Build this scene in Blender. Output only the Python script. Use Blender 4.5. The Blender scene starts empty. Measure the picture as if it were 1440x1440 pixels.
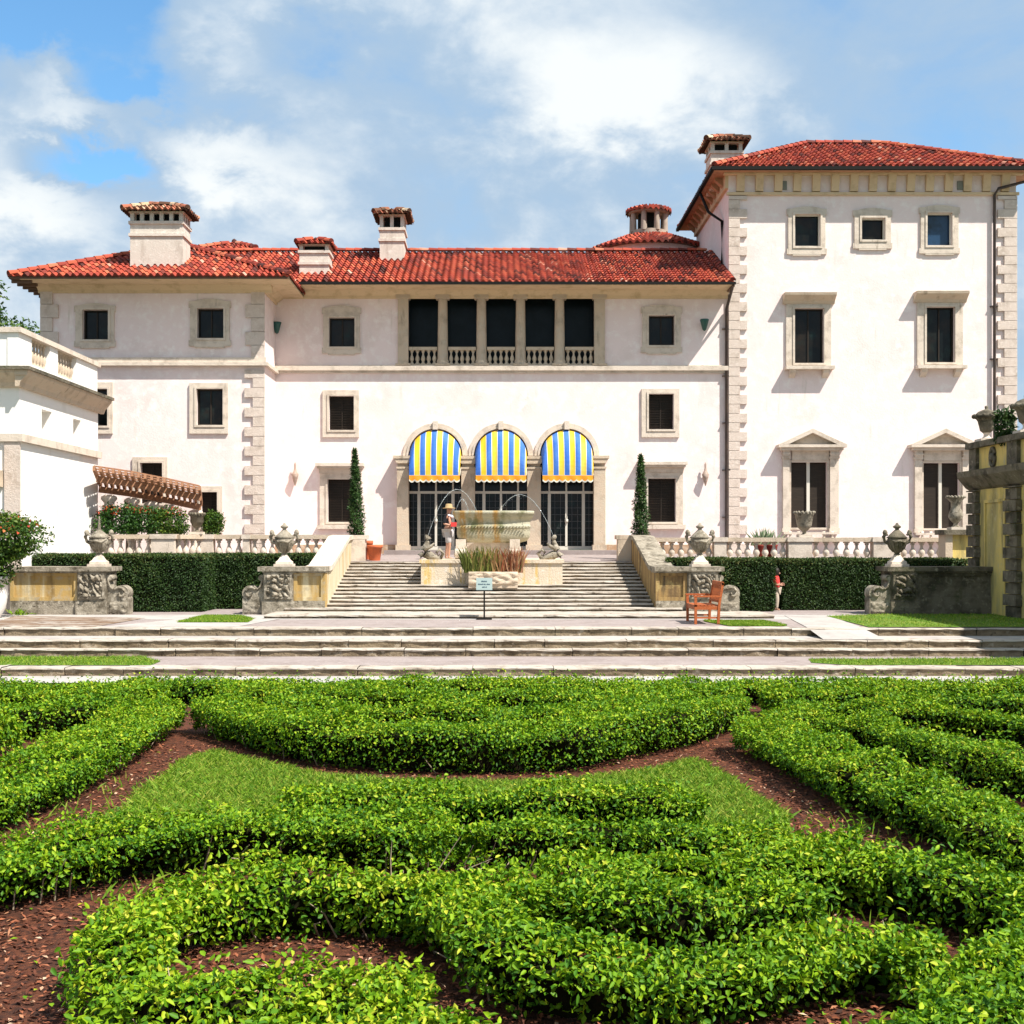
import bpy, math, random
import numpy as np
from mathutils import Vector, Matrix
from math import sin, cos, pi, sqrt, radians as R, atan2

random.seed(7)
RNG = np.random.default_rng(11)
C = bpy.context.scene.collection
F, VX, HY, CH = 1750.0, 700.0, 765.0, 2.55      # focal length in photo pixels, principal point, camera height
def X(px, D): return (px - VX) * D / F
def Z(py, D): return CH + (HY - py) * D / F
ZM, ZT = .675, 2.0                               # walk level below the stairs, terrace level

# ------------------------------------------------------------------ materials
def nd(nt, t, **kw):
    n = nt.nodes.new(t)
    for k, v in kw.items():
        if k in ('op',): n.operation = v
        else: setattr(n, k, v)
    return n
def new_mat(name):
    m = bpy.data.materials.new(name); m.use_nodes = True
    nt = m.node_tree
    return m, nt, nt.nodes['Principled BSDF'], nt.links
def col4(c): return (c[0], c[1], c[2], 1)
def mixc(nt, fac, a, b):
    n = nd(nt, 'ShaderNodeMix', data_type='RGBA')
    for s, v in ((n.inputs[0], fac), (n.inputs[6], a), (n.inputs[7], b)):
        if isinstance(v, bpy.types.NodeSocket): nt.links.new(v, s)
        elif isinstance(v, (int, float)): s.default_value = v
        else: s.default_value = col4(v)
    return n.outputs[2]
def noise_fac(nt, scale, lo, hi, stretch=(1, 1, 1), detail=5, rough=.6):
    g = nd(nt, 'ShaderNodeNewGeometry'); mp = nd(nt, 'ShaderNodeMapping'); mp.inputs['Scale'].default_value = stretch
    nt.links.new(g.outputs['Position'], mp.inputs[0])
    n = nd(nt, 'ShaderNodeTexNoise'); n.inputs['Scale'].default_value = scale
    n.inputs['Detail'].default_value = detail; n.inputs['Roughness'].default_value = rough
    nt.links.new(mp.outputs[0], n.inputs['Vector'])
    r = nd(nt, 'ShaderNodeMapRange'); r.inputs[1].default_value = lo; r.inputs[2].default_value = hi
    nt.links.new(n.outputs[0], r.inputs[0])
    return r.outputs[0]
def M(name, base, rough=.85, layers=(), bump=None, spec=.3, metal=0):
    m, nt, p, ln = new_mat(name)
    c = base
    for L in layers:
        c = mixc(nt, noise_fac(nt, *L[1:]), c, L[0])
    if isinstance(c, bpy.types.NodeSocket): ln.new(c, p.inputs['Base Color'])
    else: p.inputs['Base Color'].default_value = col4(c)
    p.inputs['Roughness'].default_value = rough; p.inputs['Metallic'].default_value = metal
    p.inputs['Specular IOR Level'].default_value = spec
    if bump:
        f = noise_fac(nt, bump[0], 0, 1, (1, 1, 1), 6, .65)
        b = nd(nt, 'ShaderNodeBump'); b.inputs['Strength'].default_value = bump[1]; b.inputs['Distance'].default_value = bump[2] if len(bump) > 2 else .02
        ln.new(f, b.inputs['Height']); ln.new(b.outputs[0], p.inputs['Normal'])
    return m
def ramp_mat(name, stops, rough=.6, spec=.3, translucent=0, layers=(), bump=None, attr='rnd', interp='LINEAR'):
    m, nt, p, ln = new_mat(name)
    a = nd(nt, 'ShaderNodeAttribute'); a.attribute_name = attr
    r = nd(nt, 'ShaderNodeValToRGB'); r.color_ramp.interpolation = interp
    e = r.color_ramp.elements
    while len(e) < len(stops): e.new(.5)
    for i, (q, c) in enumerate(stops): e[i].position = q; e[i].color = col4(c)
    ln.new(a.outputs['Fac'], r.inputs[0]); c = r.outputs[0]
    for L in layers: c = mixc(nt, noise_fac(nt, *L[1:]), c, L[0])
    ln.new(c, p.inputs['Base Color']); p.inputs['Roughness'].default_value = rough; p.inputs['Specular IOR Level'].default_value = spec
    if bump:
        f = noise_fac(nt, bump[0], 0, 1); b = nd(nt, 'ShaderNodeBump'); b.inputs['Strength'].default_value = bump[1]; b.inputs['Distance'].default_value = .02
        ln.new(f, b.inputs['Height']); ln.new(b.outputs[0], p.inputs['Normal'])
    if translucent:
        t = nd(nt, 'ShaderNodeBsdfTranslucent'); ln.new(c, t.inputs[0])
        mx = nd(nt, 'ShaderNodeMixShader'); mx.inputs[0].default_value = translucent
        ln.new(p.outputs[0], mx.inputs[1]); ln.new(t.outputs[0], mx.inputs[2])
        ln.new(mx.outputs[0], nt.nodes['Material Output'].inputs[0])
    return m

STUCCO = M('stucco', (.80, .665, .635), .9, [((.70, .58, .54), .9, .52, .75), ((.85, .76, .72), 3.5, .5, .7), ((.62, .53, .46), 1.2, .62, .8, (3, 3, .35))], (14, .25, .03))
WHITEST = M('white_stucco', (.82, .79, .75), .9, [((.66, .62, .55), 1.1, .56, .8, (1, 1, .4))], (16, .25, .03))
STONE = M('trim_stone', (.54, .43, .32), .9, [((.36, .285, .21), 2.2, .5, .75), ((.52, .44, .34), 6, .5, .7), ((.16, .125, .085), 1.6, .60, .8, (2, 2, .5))], (22, .5, .03))
PALEST = M('pale_stone', (.62, .53, .44), .9, [((.42, .35, .28), 3, .48, .72), ((.24, .19, .14), 2.2, .63, .8, (2, 2, .5))], (22, .4, .03))
QUOIN = M('quoin_stone', (.60, .50, .43), .9, [((.46, .375, .31), 2.5, .48, .7), ((.66, .57, .50), 9, .5, .7)], (24, .6, .03))
OCHRE = M('ochre_cornice', (.62, .47, .30), .9, [((.46, .34, .20), 2.5, .5, .7)], (14, .3, .02))
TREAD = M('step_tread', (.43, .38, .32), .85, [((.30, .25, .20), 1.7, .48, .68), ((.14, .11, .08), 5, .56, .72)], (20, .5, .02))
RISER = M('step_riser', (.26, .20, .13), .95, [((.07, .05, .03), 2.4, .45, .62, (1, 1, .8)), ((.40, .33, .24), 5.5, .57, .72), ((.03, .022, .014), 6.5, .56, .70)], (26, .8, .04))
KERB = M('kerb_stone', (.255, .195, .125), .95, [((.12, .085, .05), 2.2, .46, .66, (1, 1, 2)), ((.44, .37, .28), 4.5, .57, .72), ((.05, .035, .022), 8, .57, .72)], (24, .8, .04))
PAVE = M('pavement', (.40, .37, .34), .9, [((.31, .28, .26), 1.2, .45, .7), ((.22, .19, .165), 7, .60, .78)], (30, .3, .01))
LILAC = M('lilac_paving', (.29, .24, .225), .9, [((.22, .175, .16), 1.5, .45, .7), ((.38, .33, .31), 8, .55, .75)], (40, .3, .01))
YPANEL = M('ochre_panel', (.42, .28, .10), .9, [((.55, .47, .30), 1.3, .5, .66, (3, 3, .3)), ((.20, .13, .05), 1.2, .52, .70, (3, 3, .35)), ((.36, .30, .20), 5, .5, .7)], (18, .4, .02))
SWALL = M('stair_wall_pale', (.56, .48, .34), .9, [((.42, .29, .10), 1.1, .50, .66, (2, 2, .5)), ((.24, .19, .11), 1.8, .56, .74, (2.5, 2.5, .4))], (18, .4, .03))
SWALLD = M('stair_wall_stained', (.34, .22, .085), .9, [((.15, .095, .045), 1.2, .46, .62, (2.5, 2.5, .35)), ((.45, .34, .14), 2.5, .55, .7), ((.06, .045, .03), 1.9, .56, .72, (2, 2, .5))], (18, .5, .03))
YWALL = M('yellow_stucco', (.66, .50, .16), .9, [((.36, .30, .13), .9, .45, .62, (2, 2, .5)), ((.17, .135, .065), 1.3, .54, .74, (2.5, 2.5, .4)), ((.5, .42, .24), 5, .56, .7)], (14, .4, .03))
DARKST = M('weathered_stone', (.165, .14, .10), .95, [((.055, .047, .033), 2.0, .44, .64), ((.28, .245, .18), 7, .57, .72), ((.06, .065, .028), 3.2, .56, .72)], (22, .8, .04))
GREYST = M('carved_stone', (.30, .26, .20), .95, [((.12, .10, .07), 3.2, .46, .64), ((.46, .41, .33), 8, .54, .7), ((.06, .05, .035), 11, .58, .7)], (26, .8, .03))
GLASS = M('dark_glass', (.006, .008, .008), .14, [((.020, .015, .011), 1.3, .45, .65), ((.010, .020, .018), 2.1, .52, .7)], None, .2)
SKYGLASS = M('painted_sky_glass', (.02, .05, .10), .14, [((.012, .02, .025), 1.5, .45, .65)], None, .4)  # sky reflection painted into the pane as a blue base colour
SHUTTER = M('dark_shutter', (.026, .019, .014), .6, [((.04, .029, .021), 3, .5, .7, (1, 1, 12))], spec=.2)
SASH = M('painted_sash', (.62, .58, .50), .6)
BLACK = M('black_metal_and_shade', (.014, .013, .012), .7, [], None, .1)  # gutters and posts; also stands in for shade inside openings
CHIM = M('chimney_stucco', (.60, .53, .46), .9, [((.44, .37, .31), 1.6, .5, .72, (2, 2, .6)), ((.70, .64, .57), 5, .52, .7)], (18, .4, .03))
TURF = M('turf', (.055, .085, .025), .95, [((.09, .10, .035), .3, .45, .65)])
PIPE = M('brown_pipe', (.055, .04, .035), .5, [((.10, .07, .05), 3, .5, .7)])
WOODEAVE = M('eave_wood', (.12, .07, .045), .8)
SOFFIT = M('tower_soffit', (.40, .22, .13), .85, [((.28, .14, .08), 3, .5, .7)])
TILE = ramp_mat('roof_tile', [(0, (.06, .02, .016)), (.2, (.23, .036, .022)), (.5, (.33, .050, .028)), (.84, (.39, .078, .036)), (.96, (.44, .13, .065)), (1, (.52, .32, .24))], .8, .25,
                layers=[((.10, .045, .035), 1.1, .60, .8), ((.42, .20, .14), 14, .66, .76), ((.10, .035, .026), 5, .62, .78)], bump=(30, .4))
OLDTILE = ramp_mat('weathered_tile', [(0, (.05, .03, .02)), (.35, (.22, .09, .05)), (.6, (.38, .12, .07)), (.85, (.46, .30, .18)), (1, (.52, .42, .30))], .9, .2, layers=[((.06, .045, .03), 3, .52, .7)], bump=(30, .5))
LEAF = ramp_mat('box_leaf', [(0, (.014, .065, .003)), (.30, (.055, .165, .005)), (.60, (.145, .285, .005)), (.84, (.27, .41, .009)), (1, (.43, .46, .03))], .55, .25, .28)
CORE = M('hedge_core', (.012, .013, .006), 1., [((.024, .017, .010), 20, .5, .7)], spec=.0)  # near-black: shade inside the hedges painted into the core colour
YEW = ramp_mat('yew_leaf', [(0, (.012, .035, .006)), (.5, (.026, .062, .010)), (.9, (.055, .095, .014)), (1, (.12, .12, .03))], .55, .3, .12)
CYP = ramp_mat('cypress_leaf', [(0, (.012, .040, .008)), (.6, (.032, .080, .014)), (1, (.075, .13, .025))], .6, .3, .15)
BUSH = ramp_mat('bush_leaf', [(0, (.012, .045, .008)), (.6, (.035, .105, .012)), (1, (.10, .20, .02))], .5, .35, .2)
TREELEAF = ramp_mat('tree_leaf', [(0, (.02, .06, .01)), (.6, (.07, .14, .015)), (1, (.20, .26, .03))], .5, .3, .3)
FLOWER = ramp_mat('red_flower', [(0, (.45, .03, .02)), (.6, (.55, .07, .03)), (1, (.6, .18, .05))], .6, .3, .3)
BLADE = ramp_mat('grass_blade', [(0, (.08, .19, .012)), (.6, (.19, .33, .018)), (1, (.36, .38, .06))], .6, .25, .3)
LAWN = M('lawn', (.10, .20, .016), .9, [((.22, .24, .04), .9, .45, .7), ((.06, .14, .012), 6, .5, .7), ((.22, .23, .06), 18, .6, .75)], (60, 1, .03))
MULCH = M('mulch', (.14, .042, .018), .95, [((.035, .013, .007), 16, .44, .62), ((.28, .10, .045), 34, .57, .68), ((.07, .025, .013), 2, .5, .7)], (45, 1, .04))
CHIP = ramp_mat('bark_chip', [(0, (.02, .008, .005)), (.45, (.13, .038, .018)), (.8, (.26, .085, .038)), (.94, (.36, .17, .09)), (1, (.50, .36, .25))], .8, .3)
TWIG = M('twig', (.36, .29, .20), .85, [((.20, .15, .10), 20, .5, .7)])
BARK = M('bark', (.12, .085, .055), .95, [((.06, .04, .03), 8, .5, .7)], (20, .8))
TERRA = M('terracotta', (.50, .12, .045), .8, [((.38, .10, .05), 6, .5, .7)])
BENCHW = M('bench_wood', (.40, .105, .03), .55, [((.27, .065, .02), 5, .48, .66, (6, .6, 6))], (40, .2, .01))
PERGW = M('pergola_wood', (.31, .155, .085), .75, [((.19, .09, .05), 4, .5, .66, (5, .6, 5))], (30, .3, .01))
BASIN = M('basin_stone', (.44, .41, .30), .75, [((.40, .24, .08), 1.1, .53, .64, (2.2, 1, .12)), ((.17, .17, .08), 2.5, .52, .70, (1, 1, .6)), ((.48, .45, .35), 7, .58, .72)], (24, .8, .03))
BLUE = M('awning_blue', (.035, .13, .48), .8, [((.07, .19, .50), 2.2, .45, .7, (1, 1, .4))], (6, .4, .03)); YELLOW = M('awning_yellow', (.74, .46, .02), .8, [((.66, .46, .09), 2.2, .45, .7, (1, 1, .4))], (6, .4, .03))
LINER = M('awning_white', (.60, .58, .50), .75); YELLOWSH = M('awning_shaded_yellow', (.70, .27, .015), .75)  # valance: yellow cloth, its shade and light-through painted as orange
GREENL = M('green_lamp', (.012, .075, .062), .4, [], None, .5)
BRONZE = M('bronze_lantern', (.33, .24, .19), .6, [((.45, .36, .30), 9, .5, .7)])
SIGNF = M('sign_face', (.27, .34, .325), .6); INK = M('sign_ink', (.10, .16, .20), .5)
SKIN = M('skin', (.46, .25, .17), .5); SHIRTB = M('black_cloth', (.014, .014, .018), .9); SHIRTR = M('red_cloth', (.62, .05, .045), .85)
SHORTS = M('grey_cloth', (.42, .40, .40), .9); TAN = M('tan_cloth', (.46, .38, .30), .9); STRAW = M('straw', (.40, .27, .13), .8); HAIR = M('hair', (.02, .014, .01), .6); WHITEC = M('white_cloth', (.75, .76, .8), .9)
m, nt, p, ln = new_mat('fountain_water'); p.inputs['Base Color'].default_value = (.8, .88, .9, 1); p.inputs['Roughness'].default_value = .08; p.inputs['Transmission Weight'].default_value = .7; p.inputs['IOR'].default_value = 1.2; WATER = m
BROM = ramp_mat('bromeliad', [(0, (.08, .11, .015)), (.35, (.20, .21, .04)), (.5, (.32, .20, .08)), (.8, (.30, .075, .035)), (1, (.5, .33, .20))], .5, .35, .25)
AGAVE = ramp_mat('agave', [(0, (.10, .16, .08)), (1, (.36, .42, .25))], .5, .3, .2)

# ------------------------------------------------------------------ objects
def props(o, label=None, cat=None, group=None, kind=None):
    if label: o['label'] = label
    if cat: o['category'] = cat
    if group: o['group'] = group
    if kind: o['kind'] = kind
    return o
def thing(name, label, cat, loc=(0, 0, 0), group=None):
    o = bpy.data.objects.new(name, None); C.objects.link(o); o.location = loc; o.empty_display_size = .3
    return props(o, label, cat, group)
def origin(o):
    v = Vector((0, 0, 0))
    while o is not None: v += o.location; o = o.parent
    return v
class MB:
    def __init__(s): s.v = []; s.f = []; s.m = []; s.s = []; s.a = []
    def poly(s, pts, mi=0, sm=False, a=0.):
        n = len(s.v); s.v += [tuple(q) for q in pts]; s.f.append(list(range(n, n + len(pts)))); s.m.append(mi); s.s.append(sm); s.a.append(a)
    def mesh(s, vs, fs, mi=0, sm=False, a=0.):
        n = len(s.v); s.v += [tuple(q) for q in vs]
        for f in fs: s.f.append([n + i for i in f]); s.m.append(mi); s.s.append(sm); s.a.append(a)
    def box(s, x0, y0, z0, x1, y1, z1, mi=0, a=0.):
        x0, x1 = min(x0, x1), max(x0, x1); y0, y1 = min(y0, y1), max(y0, y1); z0, z1 = min(z0, z1), max(z0, z1)
        vs = [(x, y, z) for z in (z0, z1) for y in (y0, y1) for x in (x0, x1)]
        s.mesh(vs, [(0, 2, 3, 1), (4, 5, 7, 6), (0, 1, 5, 4), (2, 6, 7, 3), (0, 4, 6, 2), (1, 3, 7, 5)], mi, False, a)
    def bar(s, p, q, w, h, mi=0, up=(0, 0, 1)):
        p, q = Vector(p), Vector(q); d = (q - p).normalized(); u = Vector(up); r = d.cross(u)
        if r.length < 1e-4: r = d.cross(Vector((1, 0, 0)))
        r.normalize(); u = r.cross(d); r *= w / 2; u *= h / 2
        vs = [e + a * r + b * u for e in (p, q) for a, b in ((-1, -1), (1, -1), (1, 1), (-1, 1))]
        s.mesh(vs, [(3, 2, 1, 0), (4, 5, 6, 7), (0, 1, 5, 4), (1, 2, 6, 5), (2, 3, 7, 6), (3, 0, 4, 7)], mi)
    def prism(s, pts, axis, a, b, mi=0, sm=False):          # pts 2D; axis 'x': (y,z), 'y': (x,z), 'z': (x,y)
        def e(q, t): return {'x': (t, q[0], q[1]), 'y': (q[0], t, q[1]), 'z': (q[0], q[1], t)}[axis]
        n = len(pts); vs = [e(q, a) for q in pts] + [e(q, b) for q in pts]
        s.mesh(vs, [list(range(n)), list(range(2 * n - 1, n - 1, -1))], mi)
        s.mesh(vs, [(i, (i + 1) % n, n + (i + 1) % n, n + i) for i in range(n)], mi, sm)
    def lathe(s, c, prof, n=14, mi=0, sm=True, sx=1, sy=1):
        k = len(prof); vs = []
        for r, z in prof:
            for i in range(n): t = 2 * pi * i / n; vs.append((c[0] + r * cos(t) * sx, c[1] + r * sin(t) * sy, c[2] + z))
        fs = [(j * n + i, j * n + (i + 1) % n, (j + 1) * n + (i + 1) % n, (j + 1) * n + i) for j in range(k - 1) for i in range(n)]
        s.mesh(vs, fs, mi, sm); s.mesh(vs, [list(range((k - 1) * n, k * n)), list(range(n - 1, -1, -1))], mi)
    def loft(s, rings, mi=0, sm=True, caps=True):
        n = len(rings[0]); vs = [q for r in rings for q in r]
        s.mesh(vs, [(j * n + i, j * n + (i + 1) % n, (j + 1) * n + (i + 1) % n, (j + 1) * n + i) for j in range(len(rings) - 1) for i in range(n)], mi, sm)
        if caps: s.mesh(vs, [list(range(n - 1, -1, -1)), list(range((len(rings) - 1) * n, len(rings) * n))], mi)
    def tube(s, pts, r, n=8, mi=0, sm=True):
        pts = [Vector(q) for q in pts]; rings = []
        for i, q in enumerate(pts):
            d = (pts[min(i + 1, len(pts) - 1)] - pts[max(i - 1, 0)]).normalized()
            u = d.cross(Vector((0, 0, 1)));
            if u.length < .05: u = d.cross(Vector((0, 1, 0)))
            u.normalize(); w = d.cross(u); rr = r[i] if isinstance(r, (list, tuple)) else r
            rings.append([q + rr * (cos(2 * pi * k / n) * u + sin(2 * pi * k / n) * w) for k in range(n)])
        s.loft(rings, mi, sm)
    def build(s, name, mats, parent=None, label=None):
        o0 = origin(parent)
        me = bpy.data.meshes.new(name)
        me.from_pydata([(x - o0.x, y - o0.y, z - o0.z) for x, y, z in s.v], [], s.f)
        for mm in (mats if isinstance(mats, (list, tuple)) else [mats]): me.materials.append(mm)
        me.polygons.foreach_set('material_index', s.m); me.polygons.foreach_set('use_smooth', s.s)
        if any(s.a): me.attributes.new('rnd', 'FLOAT', 'FACE').data.foreach_set('value', s.a)
        me.update()
        o = bpy.data.objects.new(name, me); C.objects.link(o); o.parent = parent
        if label: o['label'] = label
        return o
def copy_tree(o, parent=None):
    c = o.copy(); C.objects.link(c); c.parent = parent
    for ch in [q for q in bpy.data.objects if q.parent == o]: copy_tree(ch, c)
    return c
def np_mesh(name, verts, faces, mats, rnd=None, parent=None, smooth=False, midx=None):
    o0 = origin(parent); verts = np.asarray(verts, np.float32) - np.array(o0, np.float32)
    nf, k = faces.shape; me = bpy.data.meshes.new(name)
    me.vertices.add(len(verts)); me.vertices.foreach_set('co', verts.ravel())
    me.loops.add(nf * k); me.loops.foreach_set('vertex_index', faces.astype(np.int32).ravel())
    me.polygons.add(nf); me.polygons.foreach_set('loop_start', np.arange(0, nf * k, k, dtype=np.int32)); me.polygons.foreach_set('loop_total', np.full(nf, k, np.int32))
    for mm in mats: me.materials.append(mm)
    if midx is not None: me.polygons.foreach_set('material_index', midx.astype(np.int32))
    if smooth: me.polygons.foreach_set('use_smooth', np.ones(nf, bool))
    if rnd is not None: me.attributes.new('rnd', 'FLOAT', 'FACE').data.foreach_set('value', rnd.astype(np.float32))
    me.update(calc_edges=True)
    o = bpy.data.objects.new(name, me); C.objects.link(o); o.parent = parent
    return o
def unit(a): return a / np.maximum(np.linalg.norm(a, axis=1, keepdims=True), 1e-6)
PH = RNG.uniform(0, 6.28, (12, 4)); FR = RNG.normal(0, 1, (12, 3))
def wob(p, f):                                             # smooth random field, about -1..1
    q = np.zeros(len(p))
    for i in range(12): q += np.sin((p @ FR[i]) * f * (1 + .25 * (i % 4)) + PH[i, 0])
    return q / 5.
def leaves(P, N, L, W, rnd, near=False, jit=.75, up=.45, droop=.12):
    n = len(P); nn = unit(N * .6 + np.array([0, 0, up]) + RNG.normal(0, jit, (n, 3)))
    t = RNG.normal(0, 1, (n, 3)) + N * .5 ; t = unit(t - (t * nn).sum(1, keepdims=True) * nn); b = np.cross(nn, t)
    L = (L * RNG.uniform(.65, 1.25, n))[:, None]; W = (W * RNG.uniform(.7, 1.2, n))[:, None]
    if not near:
        V = np.stack([P, P + t * L * .45 + b * W * .5 + nn * W * .22, P + t * L - nn * L * droop, P + t * L * .45 - b * W * .5 + nn * W * .22], 1).reshape(-1, 3)
        i = np.arange(n)[:, None] * 4; fc = np.concatenate([i + np.array([[0, 1, 2]]), i + np.array([[0, 2, 3]])], 1).reshape(-1, 3)
    else:
        V = np.stack([P, P + t * L * .28 + b * W * .46 + nn * W * .2, P + t * L * .66 + b * W * .40 + nn * W * .16 - nn * L * droop * .4, P + t * L - nn * L * droop * 1.6,
                      P + t * L * .66 - b * W * .40 + nn * W * .16 - nn * L * droop * .4, P + t * L * .28 - b * W * .46 + nn * W * .2], 1).reshape(-1, 3)
        i = np.arange(n)[:, None] * 6; fc = np.concatenate([i + np.array([[0, 1, 2, 3]]), i + np.array([[0, 3, 4, 5]])], 1).reshape(-1, 4)
    return V, fc, np.repeat(rnd, 2)

# ------------------------------------------------------------------ camera, sun, sky
cam = bpy.data.cameras.new('camera'); co = bpy.data.objects.new('camera', cam); C.objects.link(co)
co.location = (0, 0, CH); co.rotation_euler = (R(90), 0, 0)
cam.sensor_width = 36; cam.lens = 36 * F / 1440; cam.shift_x = (720 - VX) / 1440; cam.shift_y = (HY - 720) / 1440
cam.clip_start = .1; cam.clip_end = 3000
bpy.context.scene.camera = co
EL, AZ = R(55), R(52)
sd = Vector((sin(AZ) * cos(EL), -cos(AZ) * cos(EL), sin(EL)))
sl = bpy.data.lights.new('sun', 'SUN'); sl.energy = 5.0; sl.angle = R(.5); sl.color = (1, .95, .87)
so = bpy.data.objects.new('sun', sl); C.objects.link(so); so.rotation_euler = (-sd).to_track_quat('-Z', 'Y').to_euler(); so.location = (20, -20, 40)
w = bpy.data.worlds.new('World'); bpy.context.scene.world = w; w.use_nodes = True
nt = w.node_tree; nt.nodes.clear(); ln = nt.links
out = nd(nt, 'ShaderNodeOutputWorld'); bg = nd(nt, 'ShaderNodeBackground'); ln.new(bg.outputs[0], out.inputs[0]); bg.inputs[1].default_value = .1
sky = nd(nt, 'ShaderNodeTexSky', sky_type='NISHITA', sun_disc=False); sky.sun_elevation = EL; sky.sun_rotation = R(128); sky.air_density = 1.0; sky.dust_density = .6; sky.ozone_density = 2.0
tc = nd(nt, 'ShaderNodeTexCoord'); sx = nd(nt, 'ShaderNodeSeparateXYZ'); ln.new(tc.outputs['Generated'], sx.inputs[0])
def mth(op, a, b=None, c=None):
    n = nd(nt, 'ShaderNodeMath', op=op)
    for i, v in enumerate((a, b, c)):
        if v is None: continue
        if isinstance(v, (int, float)): n.inputs[i].default_value = v
        else: ln.new(v, n.inputs[i])
    return n.outputs[0]
az = mth('ARCTAN2', sx.outputs[0], sx.outputs[1]); hr = mth('SQRT', mth('ADD', mth('POWER', sx.outputs[0], 2.), mth('POWER', sx.outputs[1], 2.)))
el = mth('ARCTAN2', sx.outputs[2], hr)
cb = nd(nt, 'ShaderNodeCombineXYZ'); ln.new(az, cb.inputs[0]); ln.new(el, cb.inputs[1])
def cnoise(scale, det, rough, dist, off, sy=1.6):
    mp = nd(nt, 'ShaderNodeMapping'); mp.inputs['Scale'].default_value = (1, sy, 1); mp.inputs['Location'].default_value = off; ln.new(cb.outputs[0], mp.inputs[0])
    n = nd(nt, 'ShaderNodeTexNoise'); n.inputs['Scale'].default_value = scale; n.inputs['Detail'].default_value = det; n.inputs['Roughness'].default_value = rough; n.inputs['Distortion'].default_value = dist
    ln.new(mp.outputs[0], n.inputs['Vector']); return n.outputs[0]
n1 = cnoise(7, 9, .58, .25, (3.1, 1.7, 0)); n2 = cnoise(3, 5, .5, .2, (8.3, 4.1, 0)); n3 = cnoise(16, 7, .6, .2, (1.3, 9.1, 0))
wu = mth('MULTIPLY_ADD', mth('SUBTRACT', n1, .5), .10, az); wv = mth('MULTIPLY_ADD', mth('SUBTRACT', n3, .5), .10, el)
def blob(px, py, sxp, syp):                                # a patch of sky given by its azimuth and elevation
    u0 = math.atan((px - VX) / F); v0 = math.atan((HY - py) / F)
    a = mth('POWER', mth('DIVIDE', mth('SUBTRACT', wu, u0), sxp / F), 2.); b = mth('POWER', mth('DIVIDE', mth('SUBTRACT', wv, v0), syp / F), 2.)
    return mth('EXPONENT', mth('MULTIPLY', mth('ADD', a, b), -1.))
dens = mth('MULTIPLY_ADD', mth('SUBTRACT', n1, .5), 1.35, .94)
dens = mth('MULTIPLY_ADD', mth('SUBTRACT', n2, .5), .5, dens)
for px, py, a, b, k in ((40, 30, 160, 80, -2.0), (165, 145, 48, 28, -1.0), (120, 262, 75, 32, -1.35), (440, 75, 90, 40, -.45), (330, 170, 90, 25, -.25), (1330, 170, 230, 170, -.36), (1000, 330, 120, 60, -.15),
                        (1150, 30, 200, 60, -.15), (830, 140, 120, 70, .55), (300, 245, 110, 45, .5), (620, 120, 90, 120, -.10), (70, 165, 80, 50, .5), (40, 300, 90, 50, .5), (280, 60, 120, 50, .35), (960, 110, 150, 60, .3)):
    dens = mth('MULTIPLY_ADD', blob(px, py, a, b), k, dens)
dr = nd(nt, 'ShaderNodeMapRange', interpolation_type='SMOOTHSTEP'); dr.inputs[1].default_value = .05; dr.inputs[2].default_value = .95; ln.new(dens, dr.inputs[0])
br = nd(nt, 'ShaderNodeMapRange', interpolation_type='SMOOTHSTEP'); br.inputs[1].default_value = .76; br.inputs[2].default_value = 1.5; ln.new(mth('MULTIPLY_ADD', mth('SUBTRACT', n3, .5), .8, dens), br.inputs[0])
cloudc = mixc(nt, br.outputs[0], (2.45, 3.32, 4.32), (5.4, 5.65, 5.7))
tint = nd(nt, 'ShaderNodeMix', data_type='RGBA', blend_type='MULTIPLY'); tint.inputs[0].default_value = 1; ln.new(sky.outputs[0], tint.inputs[6]); tint.inputs[7].default_value = (.80, 1.16, 1.26, 1)
ln.new(mixc(nt, dr.outputs[0], tint.outputs[2], cloudc), bg.inputs[0])
vs = bpy.context.scene.view_settings; vs.view_transform = 'Standard'; vs.look = 'None'; vs.exposure = .84; vs.gamma = 1

# ================================================================== VILLA
def wall_grid(mb, x0, x1, z0, z1, holes, mk, depth=.24, mi=0):
    """sheet wall with real openings and their reveals; mk(x, z, d) -> point, d = depth into the wall"""
    xs = sorted({x0, x1, *[h[0] for h in holes], *[h[1] for h in holes]}); zs = sorted({z0, z1, *[h[2] for h in holes], *[h[3] for h in holes]})
    for a, b in zip(xs, xs[1:]):
        for c, d in zip(zs, zs[1:]):
            mx, mz = (a + b) / 2, (c + d) / 2
            if any(h[0] < mx < h[1] and h[2] < mz < h[3] for h in holes): continue
            mb.poly([mk(a, c, 0), mk(b, c, 0), mk(b, d, 0), mk(a, d, 0)], mi)
    for h in holes:
        a, b, c, d = h[:4]; q = [(a, c), (a, d), (b, d), (b, c)]
        for i in range(4):
            (xa, za), (xb, zb) = q[i], q[(i + 1) % 4]
            mb.poly([mk(xa, za, 0), mk(xb, zb, 0), mk(xb, zb, depth), mk(xa, za, depth)], mi)
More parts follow.
